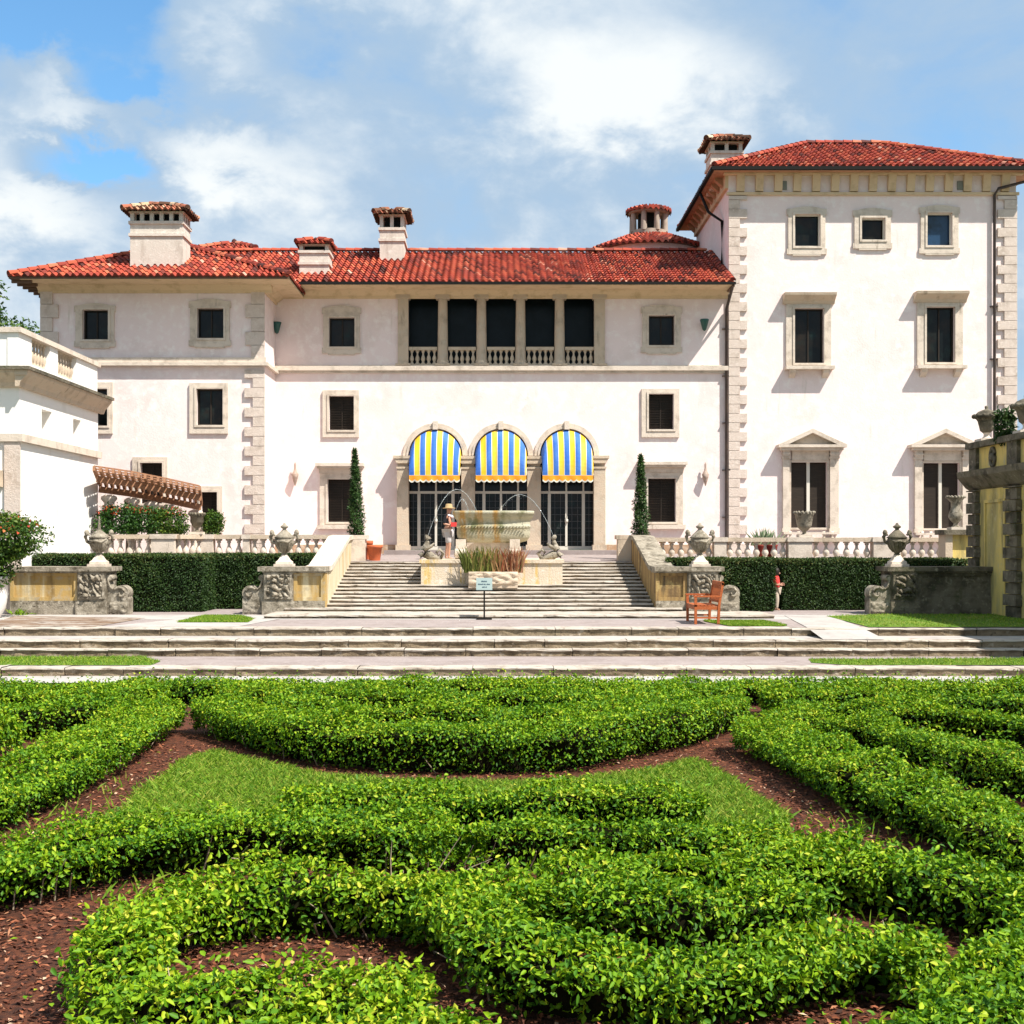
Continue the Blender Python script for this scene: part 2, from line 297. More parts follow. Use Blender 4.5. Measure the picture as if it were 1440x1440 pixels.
def ring(mb, ox0, ox1, oz0, oz1, ix0, ix1, iz0, iz1, y0, y1, mi=0):   # frame: front y0, back y1
    O = [(ox0, oz0), (ox1, oz0), (ox1, oz1), (ox0, oz1)]; I = [(ix0, iz0), (ix1, iz0), (ix1, iz1), (ix0, iz1)]
    for i in range(4):
        j = (i + 1) % 4
        mb.poly([(O[i][0], y0, O[i][1]), (O[j][0], y0, O[j][1]), (I[j][0], y0, I[j][1]), (I[i][0], y0, I[i][1])], mi)
        mb.poly([(O[i][0], y1, O[i][1]), (O[j][0], y1, O[j][1]), (O[j][0], y0, O[j][1]), (O[i][0], y0, O[i][1])], mi)
        mb.poly([(I[i][0], y0, I[i][1]), (I[j][0], y0, I[j][1]), (I[j][0], y1, I[j][1]), (I[i][0], y1, I[i][1])], mi)
# ---- barrel tiles
def tile_plane(mb, o, u, v, L, T, a, b, pitch=.235, course=.36, h=.075, mi=0):
    """corrugated tiles on a trapezoid: eave from o along u (length L), slope along v (length T), hips run in by a and b"""
    o, u, v = Vector(o), Vector(u).normalized(), Vector(v).normalized(); n = u.cross(v)
    if n.z < 0: n = -n
    nc = max(2, round(L / pitch)); pt = L / nc; K = 7
    prof = [(k / K, h * (sin(pi * min(1, (k / K) / .66)) if k / K < .66 else -.25 * sin(pi * ((k / K) - .66) / .34))) for k in range(K + 1)]
    for i in range(nc):
        s = (i + .5) * pt; tm = T
        if a > 1e-3: tm = min(tm, T * (s + pt * .5) / a)
        if b > 1e-3: tm = min(tm, T * (L - s + pt * .5) / b)
        t = -.04; wig = random.uniform(-.012, .012)
        while t < tm - .02:
            t1 = min(t + course + random.uniform(-.03, .03), tm); r0 = random.random(); lift = .035 + random.uniform(-.008, .014)
            lo = [o + u * (i * pt + f * pt + wig) + v * t + n * (hh * 1.06 + lift) for f, hh in prof]
            hi = [o + u * (i * pt + f * pt + wig) + v * t1 + n * hh for f, hh in prof]
            mb.mesh(lo + hi, [(k, k + 1, K + 2 + k, K + 1 + k) for k in range(K)], mi, True, .001 + r0 * .998)
            dn = [o + u * (i * pt + f * pt + wig) + v * t + n * (hh * .5 - .02) for f, hh in prof]
            mb.mesh(lo + dn, [(k, K + 1 + k, K + 2 + k, k + 1) for k in range(K)], mi, False, .001 + r0 * .5)
            t = t1
def ridge_caps(mb, p, q, r=.11, mi=0):
    p, q = Vector(p), Vector(q); d = q - p; n = max(1, int(d.length / .36)); d.normalize(); s = d.cross(Vector((0, 0, 1))).normalized(); u = s.cross(d)
    for i in range(n):
        a = p + d * (i * .36) + Vector((0, 0, .05)); b = a + d * .40
        A = [a + s * r * cos(t) * 1.1 + u * r * sin(t) * 1.15 for t in np.linspace(0, pi, 7)]; B = [b + s * r * cos(t) * .9 + u * r * sin(t) * .9 for t in np.linspace(0, pi, 7)]
        mb.mesh(A + B, [(k, k + 1, 8 + k, 7 + k) for k in range(6)], mi, True, .001 + random.random() * .99); mb.poly(A, mi, False, .1)
def hip_roof(mb, x0, x1, y0, y1, z, slope, pitch=.235, course=.36, h=.075, mi=0, under=1, sides='flrb'):
    w, d = x1 - x0, y1 - y0; r = min(w, d) / 2; T = r * sqrt(1 + slope * slope); H = r * slope; c = Vector((0, 0, slope))
    rx0, rx1, ry0, ry1 = x0 + r, x1 - r, y0 + r, y1 - r
    if w < d: rx0 = rx1 = (x0 + x1) / 2
    else: ry0 = ry1 = (y0 + y1) / 2
    if 'f' in sides: tile_plane(mb, (x0, y0, z), (1, 0, 0), Vector((0, 1, slope)), w, T, r, r, pitch, course, h, mi)
    if 'b' in sides: tile_plane(mb, (x1, y1, z), (-1, 0, 0), Vector((0, -1, slope)), w, T, r, r, pitch, course, h, mi)
    if 'r' in sides: tile_plane(mb, (x1, y0, z), (0, 1, 0), Vector((-1, 0, slope)), d, T, r, r, pitch, course, h, mi)
    if 'l' in sides: tile_plane(mb, (x0, y1, z), (0, -1, 0), Vector((1, 0, slope)), d, T, r, r, pitch, course, h, mi)
    A, B, Cc, D = (x0, y0, z), (x1, y0, z), (x1, y1, z), (x0, y1, z); P, Q, S, U = (rx0, ry0, z + H), (rx1, ry0, z + H), (rx1, ry1, z + H), (rx0, ry1, z + H)
    dz = lambda q: (q[0], q[1], q[2] - .03)
    for poly in ((A, B, Q, P), (B, Cc, S, Q), (Cc, D, U, S), (D, A, P, U)): mb.poly([dz(q) for q in poly], under)
    for a, b in ((A, P), (B, Q), (Cc, S), (D, U)): ridge_caps(mb, a, b, .12 * h / .075, mi)
    if max(w, d) - 2 * r > .3: ridge_caps(mb, P, S, .12 * h / .075, mi)
    return z + H

villa = thing('villa', 'large white stucco villa with red tiled roofs, central loggia and tall tower wing', 'villa', (-.2, 45, ZT))
YC, YP, YT = 45.0, 42.9, 44.95
xL, xR = X(387, YC), X(1024, YC); zc0, zc1 = 1.9, Z(402, YC)
xp0, xp1 = X(58, YP), X(372, YP); zp1 = Z(394, YP)
xt0, xt1 = xR, X(1428, YC); zt1 = Z(246, YC)

def win_rect(f, o, Y): return (X(o[0], Y), X(o[2], Y), Z(o[3], Y), Z(o[1], Y))
WINS = []                                                  # (plane Y, frame px, opening px, style, label)
for f, o, s in (((455, 433, 506, 497), (463, 447, 499, 488), 'ear'), ((903, 432, 957, 496), (912, 444, 948, 486), 'ear'), ((454, 549, 505, 615), (463, 557, 498, 605), ''),
                ((902, 547, 955, 615), (912, 554, 947, 604), ''), ((450, 666, 508, 738), (461, 674, 500, 734), 'hood'), ((900, 664, 960, 738), (911, 673, 950, 734), 'hood')): WINS.append((YC, f, o, s))
for f, o, s in (((107, 430, 161, 488), (117, 436, 153, 478), 'ear'), ((268, 424, 323, 487), (278, 434, 315, 476), 'ear'), ((108, 538, 159, 610), (117, 547, 152, 599), ''),
                ((267, 539, 321, 610), (277, 547, 314, 598), ''), ((187, 643, 236, 716), (198, 651, 229, 708), ''), ((275, 684, 313, 750), (283, 692, 306, 742), '')): WINS.append((YP, f, o, s))
for f, o, s in (((1108, 294, 1160, 358), (1117, 302, 1153, 347), 'ears'), ((1201, 296, 1252, 350), (1211, 307, 1244, 338), 'ears'), ((1294, 292, 1347, 357), (1303, 300, 1338, 346), 'ears'),
                ((1105, 428, 1168, 516), (1117, 434, 1158, 511), 'ledge'), ((1289, 426, 1353, 515), (1302, 432, 1342, 510), 'ledge'),
                ((1100, 626, 1178, 757), (1112, 650, 1163, 742), 'ped'), ((1285, 626, 1364, 757), (1298, 651, 1349, 743), 'ped')): WINS.append((YT, f, o, s))

# arcade and loggia openings
ARC = [612.5, 704.5, 797.0]; AR = 38.0
arc_rect = (X(ARC[0] - AR, YC), X(ARC[2] + AR, YC), zc0, Z(601, YC))
log_rect = (X(574, YC), X(836, YC), Z(515, YC), Z(411, YC))
mb = MB()
holes = [win_rect(f, o, Y) for Y, f, o, s in WINS if Y == YC] + [arc_rect, log_rect]
wall_grid(mb, xL, xR, zc0, zc1, holes, lambda x, z, d: (x, YC + d, z), .30)
zs, zt = Z(641, YC), arc_rect[3]; NA = 20                   # spandrels above the three arches
for c in ARC:
    cx, r = X(c, YC), AR * YC / F
    pts = [(cx - r * cos(t), zs + r * sin(t)) for t in np.linspace(0, pi, NA + 1)]
    for (xa, za), (xb, zb) in zip(pts, pts[1:]):
        mb.poly([(xa, YC, za), (xb, YC, zb), (xb, YC, zt), (xa, YC, zt)]); mb.poly([(xa, YC, za), (xb, YC, zb), (xb, YC + .3, zb), (xa, YC + .3, za)])
for a, b in zip(ARC, ARC[1:]):
    xa, xb = X(a + AR, YC), X(b - AR, YC); mb.box(xa, YC, zc0, xb, YC + .3, zt)
mb.build('wall', STUCCO, villa)
mb = MB()                                                   # left pavilion
holes = [win_rect(f, o, Y) for Y, f, o, s in WINS if Y == YP]
wall_grid(mb, xp0, xp1, zc0 - 1.2, zp1, holes, lambda x, z, d: (x, YP + d, z), .26)
mb.poly([(xp1, YP, zc0), (xp1, YC, zc0), (xp1, YC, zp1), (xp1, YP, zp1)]); mb.poly([(xp0, YP, .6), (xp0, 56, .6), (xp0, 56, zp1), (xp0, YP, zp1)])
mb.poly([(xp0, 56, .6), (xp1, 56, .6), (xp1, 56, zp1), (xp0, 56, zp1)]); mb.poly([(xp1, YC, zc1), (xp1, 56, zc1), (xp1, 56, zp1), (xp1, YC, zp1)])
mb.build('wall', STUCCO, villa, 'projecting left wing wall, shaded under the eave')
mb = MB()                                                   # tower
holes = [win_rect(f, o, Y) for Y, f, o, s in WINS if Y == YT]
wall_grid(mb, xt0, xt1, zc0, zt1, holes, lambda x, z, d: (x, YT + d, z), .26)
for xx in (xt0, xt1): mb.poly([(xx, YT, zc0), (xx, 52.2, zc0), (xx, 52.2, zt1), (xx, YT, zt1)])
mb.poly([(xt0, 52.2, zc0), (xt1, 52.2, zc0), (xt1, 52.2, zt1), (xt0, 52.2, zt1)])
mb.build('wall', STUCCO, villa, 'tall tower wall, sunlit white')

def add_window(Y, f, o, style):
    fx0, fx1, fz0, fz1 = X(f[0], Y), X(f[2], Y), Z(f[3], Y), Z(f[1], Y); ox0, ox1, oz0, oz1 = win_rect(f, o, Y)
    fr = MB(); low = o[1] > 640
    if style == 'ped':
        pw = (ox0 - fx0); e = .14
        ring(fr, ox0 - .07, ox1 + .07, oz0 - .07, oz1 + .07, ox0, ox1, oz0, oz1, Y - .06, Y)
        for xa, xb in ((fx0, ox0 - .075), (ox1 + .075, fx1)):
            fr.box(xa, Y - e, oz0 - .02, xb, Y, oz1 + .12); fr.box(xa - .03, Y - e - .03, oz0 - .16, xb + .03, Y, oz0 - .02)
            fr.box(xa - .03, Y - e - .04, oz1 + .12, xb + .03, Y, oz1 + .20); fr.box(xa, Y - e - .08, oz1 + .20, xb, Y, oz1 + .56); fr.box(xa - .02, Y - e - .11, oz1 + .26, xb + .02, Y, oz1 + .32)
        zE = Z(634, Y); fr.box(fx0 + .34, Y - .10, oz1 + .075, fx1 - .34, Y, zE)
        fr.box(fx0 - .12, Y - .34, zE, fx1 + .12, Y, zE + .10); fr.box(fx0 - .22, Y - .44, zE + .10, fx1 + .22, Y, zE + .20)
        cx = (fx0 + fx1) / 2; hw = (fx1 - fx0) / 2 + .22; za = Z(604, Y); zb = zE + .20
        fr.poly([(cx - hw + .2, Y - .16, zb), (cx + hw - .2, Y - .16, zb), (cx, Y - .16, za - .16)])
        for s in (-1, 1): fr.prism([(cx + s * hw, zb + .002), (cx + s * (hw - .34), zb + .002), (cx, za - .15), (cx, za)], 'y', Y - .44, Y)
        W = fr.build('window', PALEST, villa)
        sl_ = MB(); sl_.box(fx0 - .05, Y - .30, Z(757, Y) - .12, fx1 + .05, Y, Z(757, Y) + .02); sl_.box(fx0, Y - .26, oz0 - .24, fx1, Y - .10, oz0 - .165); sl_.build('sill', PALEST, W)
        k = 6; bb = MB(); bb.lathe((0, 0, 0), [(.05, 0), (.05, .03), (.025, .06), (.055, .14), (.03, .22), (.05, .25), (.05, .28)], 8); me = None
        for i in range(k):
            if i in (2, 3): continue
            b_ = MB(); b_.lathe((fx0 + (i + .8) * (fx1 - fx0) / (k + .6), Y - .18, Z(757, Y) + .02), [(.055, 0), (.055, .03), (.03, .06), (.07, .13), (.03, .20), (.055, .23), (.055, oz0 - .24 - Z(757, Y) - .02)], 8); b_.build('baluster', PALEST, W)
        d = MB(); d.box(ox0, Y + .17, oz0, ox1, Y + .19, oz1); d.build('pane', SHUTTER, W)
        c = MB(); c.box((ox0 + ox1) / 2 - .055, Y + .10, oz0, (ox0 + ox1) / 2 + .055, Y + .165, oz1); c.build('mullion', SASH, W)
        return
    ring(fr, fx0, fx1, fz0, fz1, ox0, ox1, oz0, oz1, Y - .075, Y)
    ring(fr, ox0 - .07, ox1 + .07, oz0 - .07, oz1 + .07, ox0, ox1, oz0, oz1, Y - .105, Y - .076)
    if style.startswith('ear'):
        cx = (fx0 + fx1) / 2
        pts = [(fx0 + .12, fz1 + .002), (fx1 - .12, fz1 + .002)] + [(cx + (fx1 - cx - .14) * (1 - t) * 1.0 if t < 1 else cx, fz1 + .02 + .06 * sin(pi * t / 2)) for t in (.2, .45, .7, 1)] + [(cx - (fx1 - cx - .14) * t, fz1 + .02 + .06 * cos(pi * t / 2)) for t in (.3, .55, .8)]
        fr.prism(pts, 'y', Y - .072, Y)
        for s in (0, 1):
            xa = fx0 if s == 0 else fx1; sg = -1 if s == 0 else 1
            fr.box(xa, Y - .07, fz1 - .22, xa + sg * .05, Y, fz1 - .004); fr.box(xa, Y - .07, fz0 + .004, xa + sg * .05, Y, fz0 + .2)
        fr.box(fx0 + .16, Y - .07, fz0 - .05, fx1 - .16, Y, fz0 - .002)
    W = fr.build('window', PALEST, villa)
    if style == 'hood':
        h = MB(); h.box(fx0 - .02, Y - .12, fz1 + .002, fx1 + .02, Y, fz1 + .18); h.box(fx0 - .07, Y - .30, fz1 + .18, fx1 + .07, Y, fz1 + .25); h.box(fx0 - .12, Y - .38, fz1 + .25, fx1 + .12, Y, fz1 + .36); h.build('hood', PALEST, W)
        h = MB(); h.box(fx0 - .08, Y - .2, fz0 - .15, fx1 + .08, Y, fz0 - .002); h.build('sill', PALEST, W)
    elif style == 'ledge':
        h = MB(); h.prism([(Y, fz1 + .002), (Y - .1, fz1 + .002), (Y - .16, fz1 + .10), (Y - .40, fz1 + .27), (Y - .42, fz1 + .36), (Y, fz1 + .36)], 'x', fx0 - .12, fx1 + .12); h.build('hood', STONE, W)
        h = MB(); h.box(fx0 - .06, Y - .36, fz0 - .12, fx1 + .06, Y, fz0 - .002)
        for xx in (fx0 + .1, fx1 - .32): h.prism([(Y, fz0 - .121), (Y - .30, fz0 - .121), (Y - .24, fz0 - .24), (Y, fz0 - .40)], 'x', xx, xx + .22)
        h.build('sill', PALEST, W)
    d = MB(); d.box(ox0, Y + .17, oz0, ox1, Y + .19, oz1)
    if low or Y == YC and o[1] > 540:
        d.box((ox0 + ox1) / 2 - .02, Y + .14, oz0, (ox0 + ox1) / 2 + .02, Y + .169, oz1)
        for i in range(int((oz1 - oz0) / .09)): d.bar((ox0, Y + .155, oz0 + .05 + i * .09), (ox1, Y + .155, oz0 + .05 + i * .09), .05, .012)
        d.build('shutter', SHUTTER, W)
    else:
        d.build('pane', SKYGLASS if o[0] == 1303 else GLASS, W)
        if Y == YT and style == 'ears':
            s = MB(); ring(s, ox0, ox1, oz0, oz1, ox0 + .045, ox1 - .045, oz0 + .045, oz1 - .045, Y + .06, Y + .10); s.build('sash', SASH, W)
        else:
            s = MB(); ring(s, ox0, ox1, oz0, oz1, ox0 + .05, ox1 - .05, oz0 + .05, oz1 - .05, Y + .10, Y + .16); s.box((ox0 + ox1) / 2 - .02, Y + .125, oz0 + .05, (ox0 + ox1) / 2 + .02, Y + .16, oz1 - .05); s.build('sash', SHUTTER, W)
for a in WINS: add_window(*a)

# ---- quoins
def quoins(x, sgn, Y, z0, z1, hh, lo, sh, start=0):
    q = MB(); z = z0; i = start
    while z < z1 - .05:
        wd = lo if i % 2 else sh; q.box(x, Y - .075 - random.uniform(0, .012), z + .008, x + sgn * wd, Y, min(z + hh, z1) - .008); z += hh; i += 1
    return q.build('quoin', QUOIN, villa)
quoins(xp1 + .012, -1, YP, zc0, Z(520, YP), .335, .69, .40)
quoins(xp1 + .012, -1, YP, Z(505, YP), zp1 - .15, .47, .66, .46); quoins(xp0 - .012, 1, YP, Z(505, YP), zp1 - .15, .47, .62, .42)
quoins(xt0, 1, YT, zc0, Z(276, YT), .335, .66, .40); quoins(xt1 + .012, -1, YT, zc0, Z(276, YT), .335, .70, .46)
# ---- string courses, cornices
b = MB(); zb = Z(524, YC); b.box(xL, YC - .17, zb + .06, xR - .02, YC, zb + .22); b.box(xL, YC - .09, zb - .02, xR - .02, YC, zb + .06); b.box(xL, YC - .06, zb + .22, xR - .02, YC, zb + .26); b.build('string_course', PALEST, villa)
b = MB(); zb = Z(517, YP); b.box(xp0 - .1, YP - .20, zb + .05, xp1 + .14, YP, zb + .16); b.box(xp0 - .05, YP - .1, zb + .16, xp1 + .06, YP, zb + .34); b.box(xp1, YP, zb + .05, xp1 + .14, YC - .09, zb + .16); b.build('string_course', PALEST, villa)
zf0, zf1 = Z(275, YT), Z(249, YT)
b = MB(); b.box(xt0 - .08, YT - .10, zf0, xt1 + .08, YT, zf0 + .10); b.box(xt0 - .20, YT - .24, zf1 + .05, xt1 + .2, YT, zf1 + .17); b.box(xt0 - .30, YT - .36, zf1 + .17, xt1 + .3, YT, zt1 + .03)
b.box(xt0 - .12, YT, zf1 - .4, xt0, 52.1, zt1)
b.build('cornice', OCHRE, villa)
n = 15
for i in range(n):
    xx = xt0 + .42 + i * (xt1 - xt0 - .84) / (n - 1); k = MB()
    k.prism([(YT, zf0 + .12), (YT - .10, zf0 + .14), (YT - .14, zf0 + .36), (YT - .22, zf1 + .049), (YT, zf1 + .049)], 'x', xx - .14, xx + .14); k.build('bracket', OCHRE, villa)
for px in (1100, 1352):
    k = MB(); xx = X(px, YT); k.box(xx - .16, YT - .05, Z(267, YT), xx + .16, YT, Z(255, YT)); k.build('vent', M('vent_grille', (.20, .21, .18), .7), villa)
for i in range(10):
    k = MB(); yy = YT + .4 + i * .72; k.prism([(xt0, zf1 - .35), (xt0 - .42, zf1 + .02), (xt0 - .42, zf1 + .1), (xt0, zf1 + .1)], 'y', yy, yy + .26); k.build('bracket', SOFFIT, villa)
# ---- roofs
def eaves(x0, x1, y0, y1, z, t=.07):
    e = MB(); e.box(x0, y0, z - t - .03, x1, y1, z - .032); return e
SL = .45
r = MB(); zpe = Z(388, YP - 1.2); hip_roof(r, X(12, YP - 1.2), xp1 + 1.05, YP - 1.2, YP + 8.6, zpe, SL, mi=0)
ex0 = X(12, YP - 1.2)
r.box(ex0 + .02, YP - 1.17, zpe - .10, xp0 - .3, YP + 8.6, zpe - .04, 1); r.box(xp0 - .299, YP - 1.17, zpe - .10, xp1 + 1.03, YP + 8.6, zpe - .04, 2); r.box(ex0, YP - 1.2, zpe - .09, xp1 + 1.05, YP - 1.171, zpe - .005, 1)
for i in range(8): y = YP - 1.0 + i * .5; r.bar((ex0 + .03, y, zpe - .15), (xp0 + .05, y, zpe - .15), .09, .10, 1)
roofP = r.build('roof', [TILE, WOODEAVE, OCHRE], villa)
b = MB(); b.prism([(YP, zpe - .34), (YP - .07, zpe - .34), (YP - .10, zpe - .25), (YP - .26, zpe - .14), (YP - .30, zpe - .101), (YP, zpe - .101)], 'x', xp0 - .08, xp1 + .28); b.prism([(xp1, zpe - .34), (xp1 + .07, zpe - .34), (xp1 + .10, zpe - .25), (xp1 + .26, zpe - .14), (xp1 + .30, zpe - .101), (xp1, zpe - .101)], 'y', YP + .001, YC); b.build('cornice', OCHRE, villa)
r = MB(); yce = YC - 1.2; zce = Z(396.5, yce); Tn = 4.75; T = Tn * sqrt(1 + SL * SL); xe0, xe1 = X(240, YC), X(1032, yce)
tile_plane(r, (xe0, yce, zce), (1, 0, 0), (0, 1, SL), xe1 - xe0, T, 0, 0)
tile_plane(r, (xe1, yce + 2 * Tn, zce), (-1, 0, 0), (0, -1, SL), xe1 - xe0, T, 0, 0)
r.poly([(xe0, yce, zce - .03), (xe1, yce, zce - .03), (xe1, yce + Tn, zce + Tn * SL - .03), (xe0, yce + Tn, zce + Tn * SL - .03)], 1)
r.poly([(xe0, yce + 2 * Tn, zce - .03), (xe1, yce + 2 * Tn, zce - .03), (xe1, yce + Tn, zce + Tn * SL - .03), (xe0, yce + Tn, zce + Tn * SL - .03)], 1)
ridge_caps(r, (xe0 + .5, yce + Tn, zce + Tn * SL + .03), (xe1, yce + Tn, zce + Tn * SL + .03)); ridge_caps(r, (xe1 - .04, yce, zce), (xe1 - .04, yce + Tn, zce + Tn * SL))
r.box(xp1 + 1.07, yce, zce - .10, xe1, YC, zce - .04, 2)
r.box(xe1 - .06, yce - .02, zce - .16, xe1 + .03, YC - .08, zce - .02, 1)
roofC = r.build('roof', [TILE, WOODEAVE, OCHRE], villa)
b = MB(); b.prism([(YC, zce - .36), (YC - .07, zce - .36), (YC - .10, zce - .26), (YC - .26, zce - .14), (YC - .30, zce - .101), (YC, zce - .101)], 'x', xp1 + .31, xR - .02); b.build('cornice', OCHRE, villa)
r = MB(); eo = .62; zte = Z(234, YT - eo); hip_roof(r, xt0 - eo, xt1 + eo, YT - eo, YT - eo + 8.7, zte, .50)
r.box(xt0 - eo, YT - eo, zte - .10, xt1 + eo, YT - eo + 8.7, zte - .04, 1)
roofT = r.build('roof', [TILE, SOFFIT], villa)
g = MB(); g.box(xt0 - eo - .10, YT - eo - .12, zte - .14, xt1 + eo + .1, YT - eo - .002, zte - .02); g.box(xt0 - eo - .12, YT - eo - .002, zte - .14, xt0 - eo - .002, YT - eo + 8.7, zte - .02); g.build('gutter', BLACK, villa)
g = MB(); g.box(xp1 + 1.07, yce - .10, zce - .10, xe1 + .06, yce - .045, zce - .01); g.build('gutter', BLACK, villa)
# ---- chimneys (sub-parts of their roofs)
def chimney(roof, x0, x1, y0, dep, z0, zs_, zt_, nop=2, old=True, oh=.22):
    c = MB(); y1 = y0 + dep; zo = zs_ + .07; zc = zt_ - (x1 - x0 + .5) * .16
    c.box(x0, y0, z0, x1, y1, zs_ - .52); c.box(x0 - .05, y0 - .05, zs_ - .52, x1 + .05, y1 + .05, zs_ - .42); c.box(x0, y0, zs_ - .42, x1, y1, zs_ - .10); c.box(x0 - .05, y0 - .05, zs_ - .10, x1 + .05, y1 + .05, zs_)
    c.box(x0 + .16, y0 + .2, zs_, x1 - .16, y1 - .2, zc - .02, 2)  # black box painted in for the shade behind the chimney openings
    n = nop + 1
    for i in range(n):
        xx = x0 + i * (x1 - x0 - .13) / nop
        for yy in (y0, y1 - .13): c.box(xx, yy, zs_, xx + .13, yy + .13, zc - .06)
    m_ = max(1, round(nop * dep / (x1 - x0)))
    for i in range(1, m_):
        yy = y0 + i * (dep - .13) / m_
        for xx in (x0, x1 - .13): c.box(xx, yy, zs_, xx + .13, yy + .13, zc - .06)
    c.box(x0 - .04, y0 - .04, zc - .06, x1 + .04, y1 + .04, zc)
    hip_roof(c, x0 - oh, x1 + oh, y0 - oh, y1 + oh, zc, .42, .2, .26, .07, 1, 1)
    c.lathe(((x0 + x1) / 2, (y0 + y1) / 2, zt_ - .12), [(.05, 0), (.09, .08), (.10, .14), (.06, .2), (0, .23)], 8, 1)
    return c.build('chimney', [CHIM, OLDTILE if old else TILE, BLACK], roof)
chimney(roofP, X(183, 43), X(257, 43), 43, 1.05, zpe + .2, Z(311, 43), Z(282, 43), 5)
chimney(roofC, X(421, 45), X(462, 45), 45.0, .95, zce + .2, Z(352, 45), Z(334, 45) + .02, 1, False, .11)
chimney(roofC, X(534, 47.2), X(568, 47.2), 47.2, 1.2, zce + 1.2, Z(320, 47.2), Z(293, 47.2), 2)
chimney(roofT, X(1000, 46.3), X(1044, 46.3), 46.3, 1.15, zte - .2, Z(212, 46.3), Z(189, 46.3), 2)
# ---- tiled turret cap behind the left wing and the round drum with its lantern
c = MB(); zz = Z(350, 51.5); x0, x1 = X(280, 51.5), X(360, 51.5); c.box(x0 + .2, 51.7, zz - 2.5, x1 - .2, 53.9, zz - .05, 1); hip_roof(c, x0, x1, 51.5, 54.1, zz, .42); c.lathe(((x0 + x1) / 2, 52.8, zz + .48), [(.06, 0), (.12, .1), (.1, .2), (0, .27)], 8); c.build('turret_cap', [TILE, WHITEST], villa)
def cone_tiles(mb, c, r0, r1, z0, z1, nt, nc, h, mi=0):
    per = 6
    for j in range(nc):
        t0, t1 = j / nc, (j + 1) / nc
        for i in range(nt):
            rv = .001 + random.random() * .99; lo, hi = [], []
            for k in range(per + 1):
                a = 2 * pi * (i + k / per) / nt; hh = h * (sin(pi * min(1, k / per / .7)) if k / per < .7 else -.2)
                ra, rb = r0 + (r1 - r0) * t0, r0 + (r1 - r0) * t1
                lo.append((c[0] + ra * cos(a), c[1] + ra * sin(a), z0 + (z1 - z0) * t0 + hh + .05)); hi.append((c[0] + rb * cos(a), c[1] + rb * sin(a), z0 + (z1 - z0) * t1 + hh * (.4 + .6 * rb / r0)))
            mb.mesh(lo + hi, [(k, k + 1, per + 2 + k, per + 1 + k) for k in range(per)], mi, True, rv)
            mb.mesh(lo + [(q[0], q[1], q[2] - .12) for q in lo], [(k, per + 1 + k, per + 2 + k, k + 1) for k in range(per)], mi, False, rv * .5)
c = MB(); cD = 53.2; cx = X(912, cD); zb = Z(339, cD - 2.4)
c.lathe((cx, cD, 0), [(2.25, 8), (2.25, zb)], 40, 1); cone_tiles(c, (cx, cD), 2.62, .86, zb, zb + .72, 56, 5, .085); c.lathe((cx, cD, 0), [(2.58, zb - .02), (.8, zb + .70)], 40, 2)
zl = zb + .60; zr = Z(301, cD)
c.lathe((cx, cD, zl), [(.80, 0), (.80, .35)], 24, 4)
c.lathe((cx, cD, zl), [(.45, .3), (.45, zr - zl)], 16, 3)  # black core stands in for the shade between the lantern columns
for i in range(8):
    a = 2 * pi * (i + .5) / 8; xx, yy = cx + .72 * cos(a), cD + .72 * sin(a); c.lathe((xx, yy, zl + .3), [(.13, 0), (.11, zr - zl - .3)], 6, 4)
c.lathe((cx, cD, zr - .04), [(.86, 0), (.86, .08)], 24, 4); cone_tiles(c, (cx, cD), .98, .3, zr + .05, zr + .28, 26, 2, .07); c.lathe((cx, cD, zr), [(.96, .04), (.1, .33), (0, .36)], 24, 2)
c.build('drum_roof', [TILE, STUCCO, WOODEAVE, BLACK, M('lantern_stone', (.40, .33, .27), .9, [((.22, .17, .13), 2.5, .48, .7, (2, 2, .5))])], villa)
# ---- downpipes
def pipe(name, pts, r=.055): k = MB(); k.tube(pts, r, 8); return k
k = pipe('', [(xt0 - eo - .03, 47.2, zte - .15), (xt0 - .42, 46.7, zte - 1.0), (xt0 - .06, 45.9, zte - 1.55), (xt0 - .07, 45.9, zce + .9)]); k.build('downpipe', BLACK, villa)
xx = X(1022, YC) - .03; k = pipe('', [(xe1 - .02, yce + .1, zce - .12), (xx, YC - .12, zce - .75), (xx, YC - .10, ZT)])
for i in range(5): k.box(xx - .14, YC - .13, ZT + 1.5 + i * 1.7, xx + .14, YC, ZT + 1.54 + i * 1.7)
k.build('downpipe', PIPE, villa)
xx = X(1396, YC); k = pipe('', [(xt1 + .35, YT - eo - .05, zte - .15), (xt1 + .3, YT - .3, zte - .42), (xx + .1, YT - .2, Z(268, YC)), (xx, YT - .11, Z(276, YC)), (xx, YT - .11, ZT)])
for i in range(5): k.box(xx - .13, YT - .13, ZT + 1.5 + i * 1.9, xx + .13, YT, ZT + 1.54 + i * 1.9)
k.build('downpipe', PIPE, villa)
